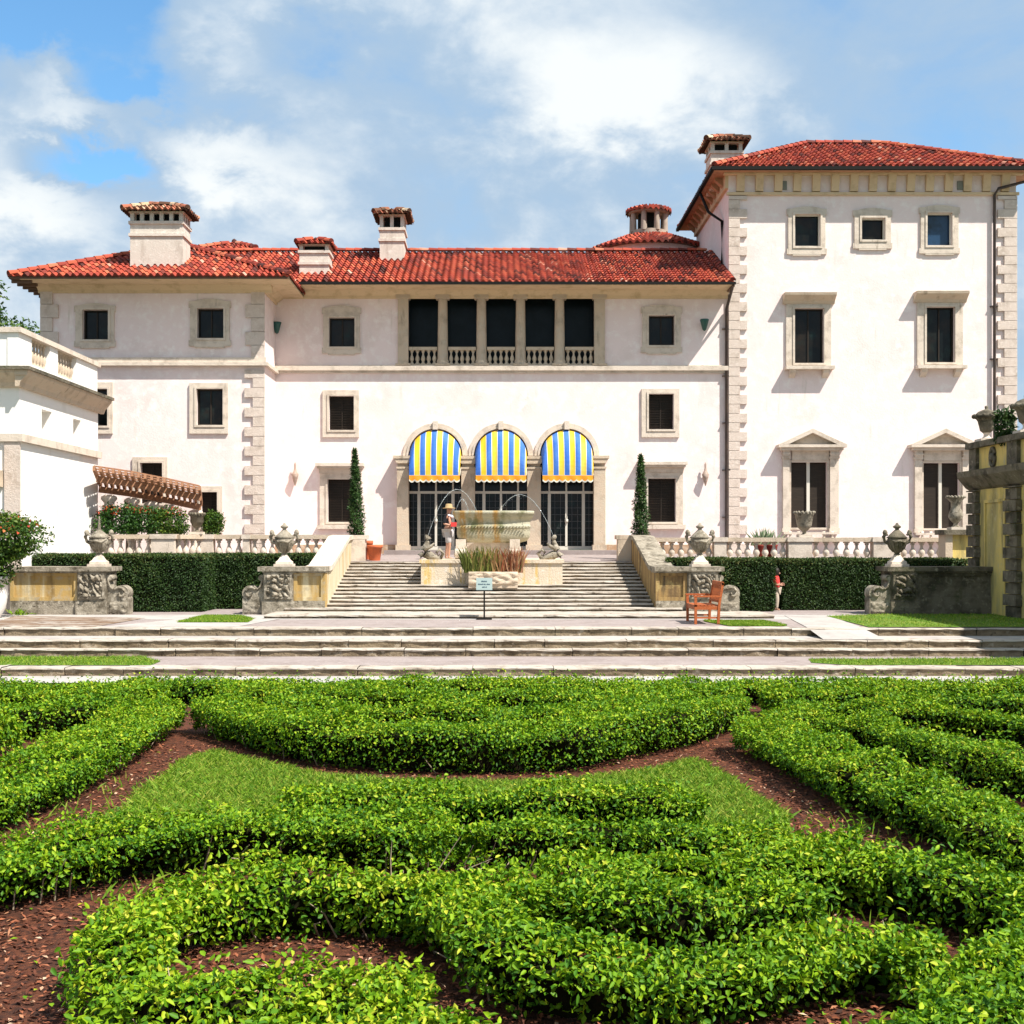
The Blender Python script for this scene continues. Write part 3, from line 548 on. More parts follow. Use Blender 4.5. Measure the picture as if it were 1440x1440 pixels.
# ---- loggia
L = MB(); x0, x1, z0, z1 = log_rect
L.box(x0, YC + .9, z0, x1, YC + .94, z1); L.box(x0, YC + .301, z0 - .1, x1, YC + .9, z0 - .001); L.box(x0 - .02, YC + .301, z0, x0, YC + .9, z1); L.box(x1, YC + .301, z0, x1 + .02, YC + .9, z1); L.box(x0, YC + .301, z1, x1, YC + .9, z1 + .02)
LG = L.build('loggia', M('loggia_screen', (.004, .008, .009), .3, [((.008, .014, .018), 2, .4, .7)], spec=.15), villa, 'dark screened loggia of five bays')
zc_, zb_ = Z(423, YC), z0 + .02
def ionic(px, pil=False):
    k = MB(); cx = X(px, YC)
    if pil: k.box(cx - .19, YC - .08, zb_, cx + .19, YC + .12, zc_ + .06)
    else: k.lathe((cx, YC + .10, zb_), [(.25, 0), (.25, .09), (.215, .13), (.225, .18), (.19, .24), (.185, 1.0), (.165, zc_ - zb_ + .06)], 16)
    k.box(cx - .27, YC - .12, zb_ - .0, cx + .27, YC + .30, zb_ + .07)
    k.box(cx - .19, YC - .13, zc_ + .06, cx + .19, YC + .29, zc_ + .155); k.box(cx - .25, YC - .15, zc_ + .195, cx + .25, YC + .29, z1 - .002)
    for s in (-1, 1): k.tube([(cx + s * .20, YC - .16, zc_ + .11), (cx + s * .20, YC + .25, zc_ + .11)], .062, 10)
    k.box(cx - .26, YC - .14, zc_ + .156, cx + .26, YC + .29, zc_ + .194)
    return k.build('pilaster' if pil else 'column', STONE, LG)
for px in (622.5, 677, 732, 787): ionic(px)
for px in (567, 843): ionic(px, True)
def bal_prof(h, r): return [(r * .95, 0), (r * .95, h * .07), (r * .5, h * .13), (r * .62, h * .2), (r, h * .36), (r * .8, h * .5), (r * .42, h * .66), (r * .38, h * .78), (r * .66, h * .84), (r * .5, h * .89), (r * .95, h * .93), (r * .95, h)]
hb = Z(492, YC) - (z0 + .09); k = MB(); k.lathe((0, 0, 0), bal_prof(hb, .082), 10); bme = k.build('baluster', STONE, LG); first = True
colx = [567, 622.5, 677, 732, 787, 843]
for a, b_ in zip(colx, colx[1:]):
    xa, xb = X(a, YC) + .2, X(b_, YC) - .2; rl = MB(); rl.box(xa, YC + .02, z0 + .005, xb, YC + .2, z0 + .09); rl.box(xa, YC, z0 + .09 + hb, xb, YC + .22, z0 + .20 + hb); rl.build('rail', STONE, LG)
    for i in range(5):
        o = bme if first else bme.copy()
        if not first: C.objects.link(o)
        first = False; o.parent = LG; o.location = Vector((xa + (i + .5) * (xb - xa) / 5, YC + .11, z0 + .09)) - Vector((-.2, 45, ZT))
        # the source mesh was built around the villa origin
bm_ = bme.data
for v in bm_.vertices: v.co = v.co + Vector((-.2, 45, ZT))
# ---- arcade: archivolts, piers, doors
for i, c in enumerate(ARC):
    cx, r = X(c, YC), AR * YC / F; k = MB(); N = 28
    for ra, rb, ya in ((r, r + .07, YC - .13), (r + .07, r + .195, YC - .09)):
        for j in range(N):
            t0, t1 = pi * j / N, pi * (j + 1) / N
            P_ = lambda rr, t, y: (cx - rr * cos(t), y, zs + rr * sin(t))
            k.poly([P_(ra, t0, ya), P_(ra, t1, ya), P_(rb, t1, ya), P_(rb, t0, ya)]); k.poly([P_(rb, t0, ya), P_(rb, t1, ya), P_(rb, t1, YC), P_(rb, t0, YC)]); k.poly([P_(ra, t0, ya), P_(ra, t1, ya), P_(ra, t1, YC), P_(ra, t0, YC)])
    k.box(cx - .09, YC - .2, zs + r - .04, cx + .09, YC - .005, zs + r + .26); k.build('arch', PALEST, villa)
zdo = ZT + .36
for px, hw in ((567.5, 8), (658.5, 9.5), (750.8, 9.5), (842, 8)):
    k = MB(); cx = X(px, YC); h_ = hw * YC / F; y0 = YC - .42 if px in (567.5, 842) else YC - .22; zk = Z(660, YC)
    k.box(cx - h_, y0, zdo - .2, cx + h_, YC, zk); k.box(cx - h_ - .05, y0 - .05, zdo - .25, cx + h_ + .05, YC, zdo + .16)
    k.box(cx - h_ - .03, y0 - .03, zk, cx + h_ + .03, YC, zk + .07); k.box(cx - h_ + .02, y0 + .02, zk + .07, cx + h_ - .02, YC, zk + .19)
    k.prism([(cx - h_, zk + .19), (cx + h_, zk + .19), (cx + h_ + .10, zk + .36), (cx - h_ - .10, zk + .36)], 'y', y0 - .08, YC); k.box(cx - h_ - .13, y0 - .11, zk + .36, cx + h_ + .13, YC, zk + .46)
    k.build('pier', STONE, villa)
for i, c in enumerate(ARC):
    cx, r = X(c, YC), AR * YC / F; Yd = YC + .32; zl = Z(692, YC); zd = zdo - .02
    k = MB(); k.box(cx - r, Yd - .04, zl - .045, cx + r, Yd + .03, zl + .045); k.box(cx - r, Yd - .04, zd, cx + r, Yd + .03, zd + .13)
    for s in (-1, 1): k.box(cx + s * .62 - .055, Yd - .05, zd + .13, cx + s * .62 + .055, Yd + .03, zl - .046); k.box(cx + s * .62 - .03, Yd - .04, zl + .046, cx + s * .62 + .03, Yd + .03, zs + .7)
    k.box(cx - .04, Yd - .05, zd + .13, cx + .04, Yd + .03, zl - .046); k.box(cx - .03, Yd - .04, zl + .046, cx + .03, Yd + .03, zs + .9)
    Dr = k.build('door', SASH, villa)
    k = MB(); k.box(cx - r - .02, Yd + .05, zd, cx + r + .02, Yd + .07, zs + r + .02); k.build('pane', GLASS, Dr)
    k = MB()
    for j in range(7): zz = zd + .30 + j * .245; k.bar((cx - r, Yd + .035, zz), (cx + r, Yd + .035, zz), .012, .012)
    for j in range(-4, 5):
        if j % 3: k.bar((cx + j * .207, Yd + .035, zd + .13), (cx + j * .207, Yd + .035, zl), .012, .012, up=(0, 1, 0))
    k.build('glazing_bar', M('lead_bar', (.10, .10, .10), .6), Dr)
    k = MB(); k.lathe((cx, Yd - .1, zd + .98), [(.03, 0), (.06, .02), (.06, .12), (.03, .14)], 8); k.build('handle', SASH, Dr)
# ---- base plinth and door step
PLN = M('plinth_stone', (.38, .24, .15), .9, [((.5, .4, .3), 3, .5, .7)], (18, .5))
for a, b in ((xL, X(556, YC)), (X(852, YC), xR)): k = MB(); k.box(a, YC - .14, ZT, b, YC, Z(766, YC)); k.build('plinth', PLN, villa)
# ---- awnings
def awning(c, label):
    cx, r = X(c, YC), AR * YC / F; root = thing('awning', label, 'awning', (cx, YC - .1, Z(675, YC)), 'striped awnings over the doors')
    k = MB(); NU, NV = 92, 12; zb_ = Z(668.5, YC - .75); yb = YC - .80; hw = X(c + 35, YC) - cx
    def S(u, v):                                           # u across 0..1, v from arch to front bar
        t = pi * u; xa, za = cx - (r - .05) * cos(t), zs + (r - .04) * sin(t) * (1) ; lim = zs - .02 + (za - zs)
        xb = cx - hw * cos(t) * (1 if abs(cos(t)) < 1 else 1); xb = cx + hw * (2 * u - 1)
        q = v; ease = sin(q * pi / 2); yy = YC - .02 + (yb - YC + .02) * (ease ** 1.0)
        zz = za + (zb_ - za) * (q ** 1.35); xx = xa + (xb - xa) * min(1, q * 1.25)
        return (xx, yy, zz)
    edge = [(i / NU) for i in range(NU + 1)]
    # stripes follow the cloth: equal widths along the front bar
    for i in range(NU):
        u0, u1 = i / NU, (i + 1) / NU; um = (i + .5) / NU; ph = (um * 4.6 + .0) % 1
        mi = 0 if ph < .455 else 2 if ph < .50 else 1 if ph < .955 else 2
        ue = lambda u: math.acos(1 - 2 * u) / pi            # arch parameter whose x matches the bar's
        for j in range(NV):
            v0, v1 = j / NV, (j + 1) / NV
            def SS(u, v):
                t = math.acos(max(-1, min(1, 1 - 2 * u))); xa, za = cx - (r - .04) * cos(t), zs + (r - .04) * sin(t); xb = cx + hw * (2 * u - 1)
                return (xa + (xb - xa) * min(1, v * 1.15), YC - .03 + (yb - YC + .03) * sin(v * pi / 2) - .05 * sin(v * pi) * (1 + .5 * sin(u * 29) + .35 * sin(u * 17 + v * 6 + c)), za + (zb_ - za) * v ** 1.3)
            k.poly([SS(u0, v0), SS(u1, v0), SS(u1, v1), SS(u0, v1)], mi, True)
    k.build('canopy', [BLUE, YELLOW, LINER], root)
    k = MB(); n = 9
    for i in range(72):
        u0, u1 = i / 72, (i + 1) / 72; f = lambda u: zb_ - .20 - .06 * abs(sin(pi * u * n)); wv = lambda u: yb - .012 + .02 * sin(u * 26)
        xa, xb = cx - hw + 2 * hw * u0, cx - hw + 2 * hw * u1
        k.poly([(xa, yb, zb_), (xb, yb, zb_), (xb, wv(u1), f(u1) + .06), (xa, wv(u0), f(u0) + .06)], 0); k.poly([(xa, wv(u0), f(u0) + .06), (xb, wv(u1), f(u1) + .06), (xb, wv(u1), f(u1)), (xa, wv(u0), f(u0))], 1)
        for s in (0, 1):
            pass
    k.build('valance', [YELLOWSH, LINER], root)
    k = MB(); k.tube([(cx - hw, yb + .015, zb_), (cx + hw, yb + .015, zb_)], .018, 6)
    for s in (-1, 1): k.tube([(cx + s * hw, yb + .015, zb_), (cx + s * (r - .05), YC - .02, zs - .35)], .014, 6)
    k.build('frame', SASH, root)
    return root
awning(ARC[0], 'blue and yellow striped awning over the door left of the fountain, by the slender cypress')
awning(ARC[1], 'blue and yellow striped awning over the middle door, directly above the fountain basin')
awning(ARC[2], 'blue and yellow striped awning over the door right of the fountain basin')
# ---- lamps on the walls
for px, lab in ((416, 'small bronze wall lantern beside the hooded window left of the doors'), (991, 'small bronze wall lantern between the hooded window and the tower corner')):
    t = thing('wall_lantern', lab, 'lantern', (X(px, YC), YC - .1, Z(684, YC)), 'bronze wall lanterns'); cx = X(px, YC)
    k = MB(); k.lathe((cx, YC - .16, Z(684, YC)), [(.01, 0), (.05, .12), (.10, .30), (.13, .42), (.11, .44)], 8); k.build('lamp_body', BRONZE, t)
    k = MB(); k.lathe((cx, YC - .16, Z(684, YC) + .44), [(.12, 0), (.06, .10), (.035, .22), (.04, .34), (.01, .42)], 8); k.tube([(cx, YC, Z(684, YC) + .3), (cx, YC - .08, Z(684, YC) + .36), (cx, YC - .16, Z(684, YC) + .5)], .02, 6); k.build('lamp_cap', BRONZE, t)
for px, py, lab in ((391, 463, 'dark green conical floodlight on the wall beside the left wing corner'), (989, 459, 'dark green conical floodlight high on the wall beside the tower')):
    t = thing('floodlight', lab, 'floodlight', (X(px, YC), YC - .1, Z(py + 8, YC)), 'green floodlights under the eaves'); cx = X(px, YC); zz = Z(py + 8, YC)
    k = MB(); k.lathe((cx, YC - .25, zz), [(.02, 0), (.07, .04), (.15, .34), (.17, .40), (.15, .42)], 10); k.build('lamp_shade', GREENL, t)
    k = MB(); k.box(cx - .03, YC - .2, zz + .2, cx + .03, YC, zz + .26); k.build('mount', GREENL, t)
# ================================================================== GROUND, TERRACES, STEPS
def sheet(name, pts, z, mat, kind='structure', zf=None):
    k = MB(); k.poly([(x, y, z if zf is None else zf(x, y)) for x, y in pts]); o = k.build(name, mat); props(o, kind=kind); return o
def rect(x0, x1, y0, y1): return [(x0, y0), (x1, y0), (x1, y1), (x0, y1)]
sheet('ground', rect(-900, 900, -300, 1500), -.03, TURF)
sheet('mulch_ground', rect(-9.8, 8.6, 1.5, 22.75), -.01, MULCH)
def strip(mb, prof, x0, x1, seg=.3, jit=.012, mis=None):       # sweep a (y,z) profile along x with worn edges
    n = max(2, int((x1 - x0) / seg)); m_ = len(prof); vs = []
    off = [0., 0.]; ph = random.uniform(0, 9)
    for i in range(n + 1):
        x = x0 + (x1 - x0) * i / n; w1 = sin(x * 1.3 + ph) * .3 + sin(x * 3.1 + ph * 2) * .3
        for (y, z) in prof: vs.append((x, y + jit * (w1 + random.uniform(-1, 1)), z + jit * .45 * random.uniform(-1, 1)))
    for j in range(m_ - 1):
        mb.mesh(vs, [(i * m_ + j, (i + 1) * m_ + j, (i + 1) * m_ + j + 1, i * m_ + j + 1) for i in range(n)], mis[j] if mis else 0)
def stair(mb, y, z, zlow, yback, x0, x1, ov=.035, th=.05, jit=.010, seg=.3):
    # from the back of the tread to the bottom of the riser
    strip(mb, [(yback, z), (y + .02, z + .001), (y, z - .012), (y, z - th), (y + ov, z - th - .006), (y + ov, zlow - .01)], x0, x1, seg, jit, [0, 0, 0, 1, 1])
# levels of the low garden steps, far to near
LV = [(27.8, ZM, .505), (26.62, .50, .335), (26.30, .33, .18), (23.9, .175, .02)]
k = MB()
for y, z, zl in LV:
    x = -19.
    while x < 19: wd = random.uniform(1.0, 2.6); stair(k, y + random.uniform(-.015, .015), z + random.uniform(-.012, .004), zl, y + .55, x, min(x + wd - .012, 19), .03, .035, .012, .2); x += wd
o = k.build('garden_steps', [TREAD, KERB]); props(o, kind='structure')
sheet('path', rect(-19, 19, 22.75, 23.95), .012, PAVE)
sheet('paving_tread', rect(-19, 19, 24.4, 26.4), .170, LILAC); sheet('paving_tread', rect(-19, 19, 26.9, 27.9), .495, PAVE)
sheet('walkway', rect(-40, 40, 28.1, 60), ZM - .006, LILAC)
sheet('paving_tread', rect(-40, 40, 24.2, 28.2), .10, PAVE)
# pale paths on the walk level
sheet('path', rect(-19, 19, 30.9, 33.0), ZM - .002, PAVE)
sheet('path', [(X(140, 28), 28.15), (X(330, 28), 28.15), (X(400, 31.5), 31.5), (X(268, 31.5), 31.5)], ZM + .002, PAVE)
k = MB(); xa, xb = X(1139, 27.8), X(1216, 27.8)
k.poly([(xa, 26.66, .507), (xb + .1, 26.66, .507), (xb, 28.2, ZM + .006), (xa, 28.2, ZM + .006)]); k.poly([(xa, 28.2, ZM + .006), (xb, 28.2, ZM + .006), (X(1166, 32.5), 32.6, ZM + .006), (X(1104, 32.5), 32.6, ZM + .006)])
props(k.build('path', PAVE), kind='structure')
sheet('mulch_bed', [(X(-5, 29), 28.2), (X(150, 29), 28.2), (X(205, 31.5), 31.5), (X(20, 32.4), 32.4)], ZM + .004, M('worn_bed', (.20, .13, .085), .95, [((.40, .36, .32), 1.6, .50, .60, (.5, 2, 1)), ((.10, .055, .03), 4, .5, .7)], (30, .6, .02)))
def lawn(name, pts, z, n, h, blades=True):
    g = sheet(name, pts, z, LAWN); return g
def inside(pts, x, y):
    c = np.zeros(len(x), bool); j = len(pts) - 1
    for i in range(len(pts)):
        xi, yi = pts[i]; xj, yj = pts[j]
        c ^= ((yi > y) != (yj > y)) & (x < (xj - xi) * (y - yi) / (yj - yi + 1e-12) + xi); j = i
    return c
def blades(name, pts, z, n, h, w, lean=.5):
    a = np.array(pts); x = RNG.uniform(a[:, 0].min(), a[:, 0].max(), n * 2); y = RNG.uniform(a[:, 1].min(), a[:, 1].max(), n * 2)
    e = inside(pts, x + .05 * wob(np.stack([x, y, 0 * x], 1), 6), y + .08 * wob(np.stack([y, x, 0 * x], 1), 5)); x, y = x[e], y[e]; n = len(x); P = np.stack([x, y, np.full(n, z)], 1)
    ang = RNG.uniform(0, 2 * pi, n); b = np.stack([np.cos(ang), np.sin(ang), 0 * ang], 1); hh = h * RNG.uniform(.5, 1.3, n)[:, None]; ln_ = RNG.normal(0, lean, (n, 3)) * [1, 1, 0]
    up = unit(np.array([0, 0, 1.]) + ln_)
    V = np.stack([P - b * w, P + b * w, P + b * w * .6 + up * hh * .6, P + up * hh + ln_ * hh * .5], 1).reshape(-1, 3); i = np.arange(n)[:, None] * 4
    f = np.concatenate([i + [[0, 1, 2]], i + [[0, 2, 3]]], 1).reshape(-1, 3)
    o = np_mesh(name, V, f, [BLADE], np.repeat(RNG.uniform(0, 1, n), 2)); props(o, kind='stuff'); return o
LWN = [([(-19, 24.35), (X(215, 24.5), 24.35), (X(228, 25.3), 25.2), (X(200, 26.2), 26.2), (-19, 26.2)], .18), ([(X(1150, 24.4), 24.9), (X(1190, 24.4), 24.4), (19, 24.35), (19, 26.2), (X(1138, 25.6), 25.6)], .18),
       ([(X(250, 29.8), 29.7), (X(350, 29.8), 29.7), (X(356, 31), 31), (X(340, 32.4), 32.4), (X(285, 32.4), 32.4)], ZM + .008), ([(X(1000, 29), 30.2), (X(1030, 28), 28.4), (X(1112, 28), 28.3), (X(1082, 29.6), 30.2)], ZM + .010),
       ([(X(1222, 28), 28.0), (19, 28.0), (19, 33.1), (X(1240, 33), 33.1), (X(1166, 32), 32.3)], ZM + .010)]
for pts, z in LWN:
    sheet('lawn', pts, z, LAWN); blades('grass', pts, z, 9000 if z < .5 else 6000, .05, .006)
# ---- terrace and main flight
def zter(x, y): return ZT + max(0, min(1, (y - 39) / 5)) * .20
k = MB(); k.poly([(-26, 38.9, ZT), (26, 38.9, ZT), (26, 44.2, ZT + .2), (-26, 44.2, ZT + .2)]); k.poly([(-26, 44.2, ZT + .2), (26, 44.2, ZT + .2), (26, 62, ZT + .2), (-26, 62, ZT + .2)])
k.poly([(-26, 38.92, .5), (-4.7, 38.92, .5), (-4.7, 38.92, ZT - .004), (-26, 38.92, ZT - .004)], 1); k.poly([(4.3, 38.92, .5), (26, 38.92, .5), (26, 38.92, ZT - .004), (4.3, 38.92, ZT - .004)], 1)
props(k.build('terrace', [LILAC, STONE]), kind='structure')
k = MB(); k.box(X(540, 43.6), 43.5, ZT + .1, X(880, 43.6), 45.5, ZT + .33); props(k.build('door_step', [LILAC]), kind='structure')
k = MB(); NS = 12; H_ = (ZT - ZM) / 15
for i in range(NS + 1):
    y = 38.9 - i * (38.9 - 33.6) / NS; stair(k, y, ZT - i * H_, ZT - (i + 1) * H_, y + .5, -4.63, 4.2, .04, .042, .010)
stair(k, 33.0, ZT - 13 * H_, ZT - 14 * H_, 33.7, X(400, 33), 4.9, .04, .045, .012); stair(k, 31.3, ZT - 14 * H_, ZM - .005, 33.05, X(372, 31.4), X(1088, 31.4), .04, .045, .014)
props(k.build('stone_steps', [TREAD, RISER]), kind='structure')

# ================================================================== WALLS BESIDE THE STAIRS
DW = 33.2; PXM = F / DW
def noise_panel(mb, x0, x1, z0, z1, y, amp, n=22, mi=0, ph=0):
    xs, zs_ = np.linspace(x0, x1, n), np.linspace(z0, z1, n); g = np.array([[x * 16 + ph, 0, z * 16] for z in zs_ for x in xs]); q = 1.2 * np.abs(wob(g, 1.1)) ** .7 + .3 * np.abs(wob(g + 3, 2.6)) - .25
    vs = []
    for i in range(n):
        for j in range(n):
            e = 0 if i in (0, n - 1) or j in (0, n - 1) else 1; vs.append((xs[j], y - amp * e * min(1.4, q[i * n + j] * 1.1), zs_[i]))
    mb.mesh(vs, [(i * n + j, i * n + j + 1, (i + 1) * n + j + 1, (i + 1) * n + j) for i in range(n - 1) for j in range(n - 1)], mi, True)
def scroll(mb, xe, s, z0, y0, y1):                             # volute buttress growing outward (direction s) from edge xe
    arc = [(.37 + .21 * cos(t), .57 + .21 * sin(t)) for t in np.linspace(-.5, 2.55, 14)]
    pts = [(0, 0), (.57, 0), (.57, .42)] + arc + [(.145, .66), (.08, .73), (.035, .86), (.02, 1.0), (0, 1.02)]
    mb.prism([(xe + s * a, z0 + b) for a, b in pts], 'y', y0, y1)
    sp = [(xe + s * (.37 + (.185 - .017 * i) * cos(2.5 - i * .62)), y0 - .025, z0 + .57 + (.185 - .017 * i) * sin(2.5 - i * .62)) for i in range(11)]
    mb.tube(sp, [.035] * 9 + [.04, .02], 6)
    mb.tube([(xe + s * a, y0 - .02, z0 + b) for a, b in ((.03, 1.0), (.05, .86), (.10, .74), (.17, .68), (.26, .76))], .03, 6)
    mb.tube([(xe + s * .06, y0 - .03, z0 + .98), (xe + s * .06, y1, z0 + .98)], .085, 10)
    noise_panel(mb, xe + s * .06, xe + s * .54, z0 + .04, z0 + .33, y0 - .004, .03, 12, ph=xe)
def block(root, x0, x1, name, mat, z1, y0=DW, y1=DW + .8, z0=ZM - .02):
    k = MB(); k.box(x0, y0, z0, x1, y1, z1); return k
def parapet_end(label, ped, pan, scr_side, dark=False, stairx=None, side=1):
    """pedestal with relief + panelled wall + volute; ped, pan in photo px on the plane DW"""
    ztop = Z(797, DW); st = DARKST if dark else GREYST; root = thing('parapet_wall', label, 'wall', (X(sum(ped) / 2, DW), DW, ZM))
    px0, px1 = X(ped[0], DW), X(ped[1], DW); k = MB(); k.box(px0, DW - .08, ZM - .02, px1, DW + .85, ztop - .12); k.box(px0 - .03, DW - .13, ZM - .02, px1 + .03, DW - .081, ZM + .34)
    PD = k.build('pedestal', st, root); k = MB(); noise_panel(k, px0 + .09, px1 - .09, ztop - .80, ztop - .20, DW - .083, .11, 44, ph=px0); k.build('relief_panel', st, PD)
    k = MB(); ring(k, px0 + .03, px1 - .03, ztop - .85, ztop - .15, px0 + .09, px1 - .09, ztop - .80, ztop - .20, DW - .12, DW - .081); k.build('frame', st, PD)
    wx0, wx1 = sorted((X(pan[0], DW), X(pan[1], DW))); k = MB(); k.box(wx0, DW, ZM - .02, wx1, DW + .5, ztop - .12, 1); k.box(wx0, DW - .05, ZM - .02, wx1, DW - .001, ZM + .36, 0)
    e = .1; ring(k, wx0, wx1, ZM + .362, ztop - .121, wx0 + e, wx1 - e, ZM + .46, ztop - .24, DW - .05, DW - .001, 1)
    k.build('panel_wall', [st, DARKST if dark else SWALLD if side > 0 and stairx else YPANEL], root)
    k = MB(); lo, hi = min(px0, wx0), max(px1, wx1); se = -.10 if scr_side < 0 else 0; sf = .10 if scr_side > 0 else 0
    k.box(lo - .04 + se, DW - .16, ztop - .119, hi + .04 + sf, DW + .9, ztop); k.box(lo - .02, DW - .11, ztop - .165, hi + .02, DW + .86, ztop - .1195)
    k.build('coping', [st], root)
    k = MB(); scroll(k, px0 if scr_side < 0 else px1, scr_side, ZM - .01, DW, DW + .45); k.build('scroll', GREYST, root)
    if stairx is not None:
        xa, xb = stairx; prof = [(DW + .9, ztop - .12), (DW + .9, ZM - .02), (39.2, ZM - .02), (39.2, 2.70), (38.3, 2.66), (34.3, ztop - .10)]
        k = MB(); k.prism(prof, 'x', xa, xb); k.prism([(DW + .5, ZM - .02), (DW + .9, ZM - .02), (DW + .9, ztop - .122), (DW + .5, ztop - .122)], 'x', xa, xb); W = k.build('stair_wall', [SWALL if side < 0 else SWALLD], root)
        top = [(DW + .55, ztop - .118), (34.3, ztop - .098), (38.3, 2.662), (39.25, 2.702)]; k = MB()
        k.prism(top + [(y, z + .13) for y, z in top[::-1]], 'x', xa - .06, xb + .06); k.build('stair_coping', [PALEST if not dark and side < 0 else GREYST], root)
        xi = xb if side < 0 else xa; k = MB(); k.box(xi - (.02 if side < 0 else .42), 39.26, ZT - .2, xi + (.42 if side < 0 else .02), 39.72, 2.70); k.box(xi - (.06 if side < 0 else .48), 39.255, 2.70, xi + (.48 if side < 0 else .06), 39.78, 2.83); k.build('pier', [PALEST if side < 0 else STONE], root)
    return root
parapet_end('stone parapet with ochre panel and carved pedestal, left of the stairs', (371, 413), (413.3, 457), -1, stairx=(X(457, DW) - .54, X(457, DW)), side=-1)
parapet_end('stained stone parapet running up the right of the stairs behind the wooden bench', (966, 1010), (922, 965.7), 1, stairx=(X(922, DW), X(922, DW) + .54), side=1)
parapet_end('stone parapet with yellow panel at the far left beside the flowering shrub', (110, 150), (15, 109.7), 1)
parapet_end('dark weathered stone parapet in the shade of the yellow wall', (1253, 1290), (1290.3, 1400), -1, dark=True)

# ---- urns
def urn(label, px, spike=False, mat=GREYST):
    zt_ = Z(797, DW); x, y = X(px, DW), DW + .33; root = thing('stone_urn', label, 'urn', (x, y, zt_), 'lidded stone urns on the parapet pedestals')
    k = MB(); k.box(x - .25, y - .25, zt_ + .002, x + .25, y + .25, zt_ + .07)
    k.loft([[(x + a * s, y + b * s, zt_ + z) for a, b in ((-1, -1), (1, -1), (1, 1), (-1, 1))] for s, z in ((.205, .07), (.20, .13), (.15, .17), (.07, .31))], 0, False); k.build('base', PALEST, root)
    k = MB(); k.lathe((x, y, zt_ + .30), [(.065, 0), (.09, .02), (.06, .05), (.09, .09), (.19, .20), (.245, .33), (.26, .42), (.235, .46), (.27, .475), (.27, .50), (.22, .51)], 18, 0)
    for i in range(14):
        a = 2 * pi * i / 14; k.tube([(x + r * cos(a), y + r * sin(a), zt_ + z) for r, z in ((.10, .40), (.195, .50), (.25, .63))], .022, 5)
    k.build('bowl', mat, root)
    k = MB(); lid = [(.24, .0), (.20, .05), (.09, .15), (.05, .19), (.055, .21), (.10, .24), (.11, .27), (.05, .31), (.025, .36), (0, .37)] if not spike else [(.24, 0), (.20, .05), (.10, .14), (.045, .20), (.03, .34), (.02, .50), (.025, .53), (0, .55)]
    k.lathe((x, y, zt_ + .81), lid, 14); k.build('lid', mat, root)
    for s in (-1, 1):
        k = MB(); k.tube([(x + s * .22, y, zt_ + .62), (x + s * .33, y, zt_ + .68), (x + s * .37, y - .02, zt_ + .80), (x + s * .31, y - .03, zt_ + .90), (x + s * .26, y, zt_ + .84)], [.05, .045, .05, .06, .03], 8); k.lathe((x + s * .33, y - .02, zt_ + .84), [(0, 0), (.06, .03), (.07, .08), (.04, .14), (0, .16)], 8); k.build('handle', mat, root)
    k = MB(); k.tube([(x - .22, y - .10, zt_ + .74), (x - .12, y - .24, zt_ + .66), (x, y - .27, zt_ + .69), (x + .12, y - .24, zt_ + .65), (x + .22, y - .10, zt_ + .74)], .035, 6); k.build('garland', mat, root)
    return root
urn('lidded stone urn with a tall spike finial on the far left parapet', 134, True)
urn('lidded stone urn on the parapet pedestal left of the stairs', 397)
urn('lidded stone urn on the pedestal above the wooden bench', 987)
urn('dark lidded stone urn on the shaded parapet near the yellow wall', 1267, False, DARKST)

# ---- terrace balustrades
def balustrade(label, segs, copz, zb, loc, mat=STONE):
    root = thing('balustrade', label, 'balustrade', loc); L0 = Vector(loc); src = None; hb = copz - .13 - (zb + .12)
    for (xa, ya, xb, yb, kind, nb) in segs:
        k = MB()
        if kind == 'pier':
            k.box(xa, ya - .2, zb, xb, ya + .2, copz - .13); k.box(xa - .04, ya - .24, copz - .129, xb + .04, ya + .24, copz + .012); k.build('pier', PALEST, root); continue
        d = Vector((xb - xa, yb - ya, 0)); k.bar((xa, ya, copz - .065), (xb, yb, copz - .065), .36, .13); k.build('coping', mat, root)
        k = MB(); k.bar((xa, ya, zb + .06), (xb, yb, zb + .06), .34, .12); k.build('base_rail', mat, root)
        for i in range(nb):
            q = Vector((xa, ya, zb + .12)) + d * ((i + .5) / nb)
            if src is None:
                m_ = MB(); m_.lathe((L0.x, L0.y, L0.z), bal_prof(hb, .112), 12); src = m_.build('baluster', PALEST, root); o = src
            else: o = src.copy(); C.objects.link(o); o.parent = root
            o.location = q - L0
    return root
DB = 39.4; DA = 38.2
balustrade('weathered stone balustrade along the terrace left of the stairs', [(X(150, DA), DA, X(215, DA), DA, 'run', 5), (X(215, DA), DA, X(247, DA), DA, 'pier', 0), (X(247, DA), DA, X(284, DB), DB, 'run', 4), (X(284, DB), DB, X(301, DB), DB, 'pier', 0),
             (X(301, DB), DB, X(343, DB), DB, 'run', 3), (X(343, DB), DB, X(352, DB), DB, 'pier', 0), (X(352, DB), DB, X(488, DB), DB, 'run', 11)], 2.84, 1.95, (X(290, DB), DB, ZT))
DR = 38.9
balustrade('weathered stone balustrade along the terrace below the tower wing', [(X(912, DR), DR, X(1003, DR), DR, 'run', 7), (X(1003, DR), DR, X(1020, DR), DR, 'pier', 0), (X(1020, DR), DR, X(1107, DR), DR, 'run', 7), (X(1107, DR), DR, X(1140, DR), DR, 'pier', 0),
             (X(1140, DR), DR, X(1226, DR), DR, 'run', 6), (X(1226, DR), DR, X(1264, DR), DR, 'pier', 0), (X(1264, DR), DR, X(1328, DR), DR, 'run', 5)], 2.75, 1.95, (X(1120, DR), DR, ZT))
k = MB(); root = thing('low_wall', 'short yellow wall with dark coping joining the balustrade to the tall yellow wall', 'wall', (X(1345, 37.5), 37.5, ZT))
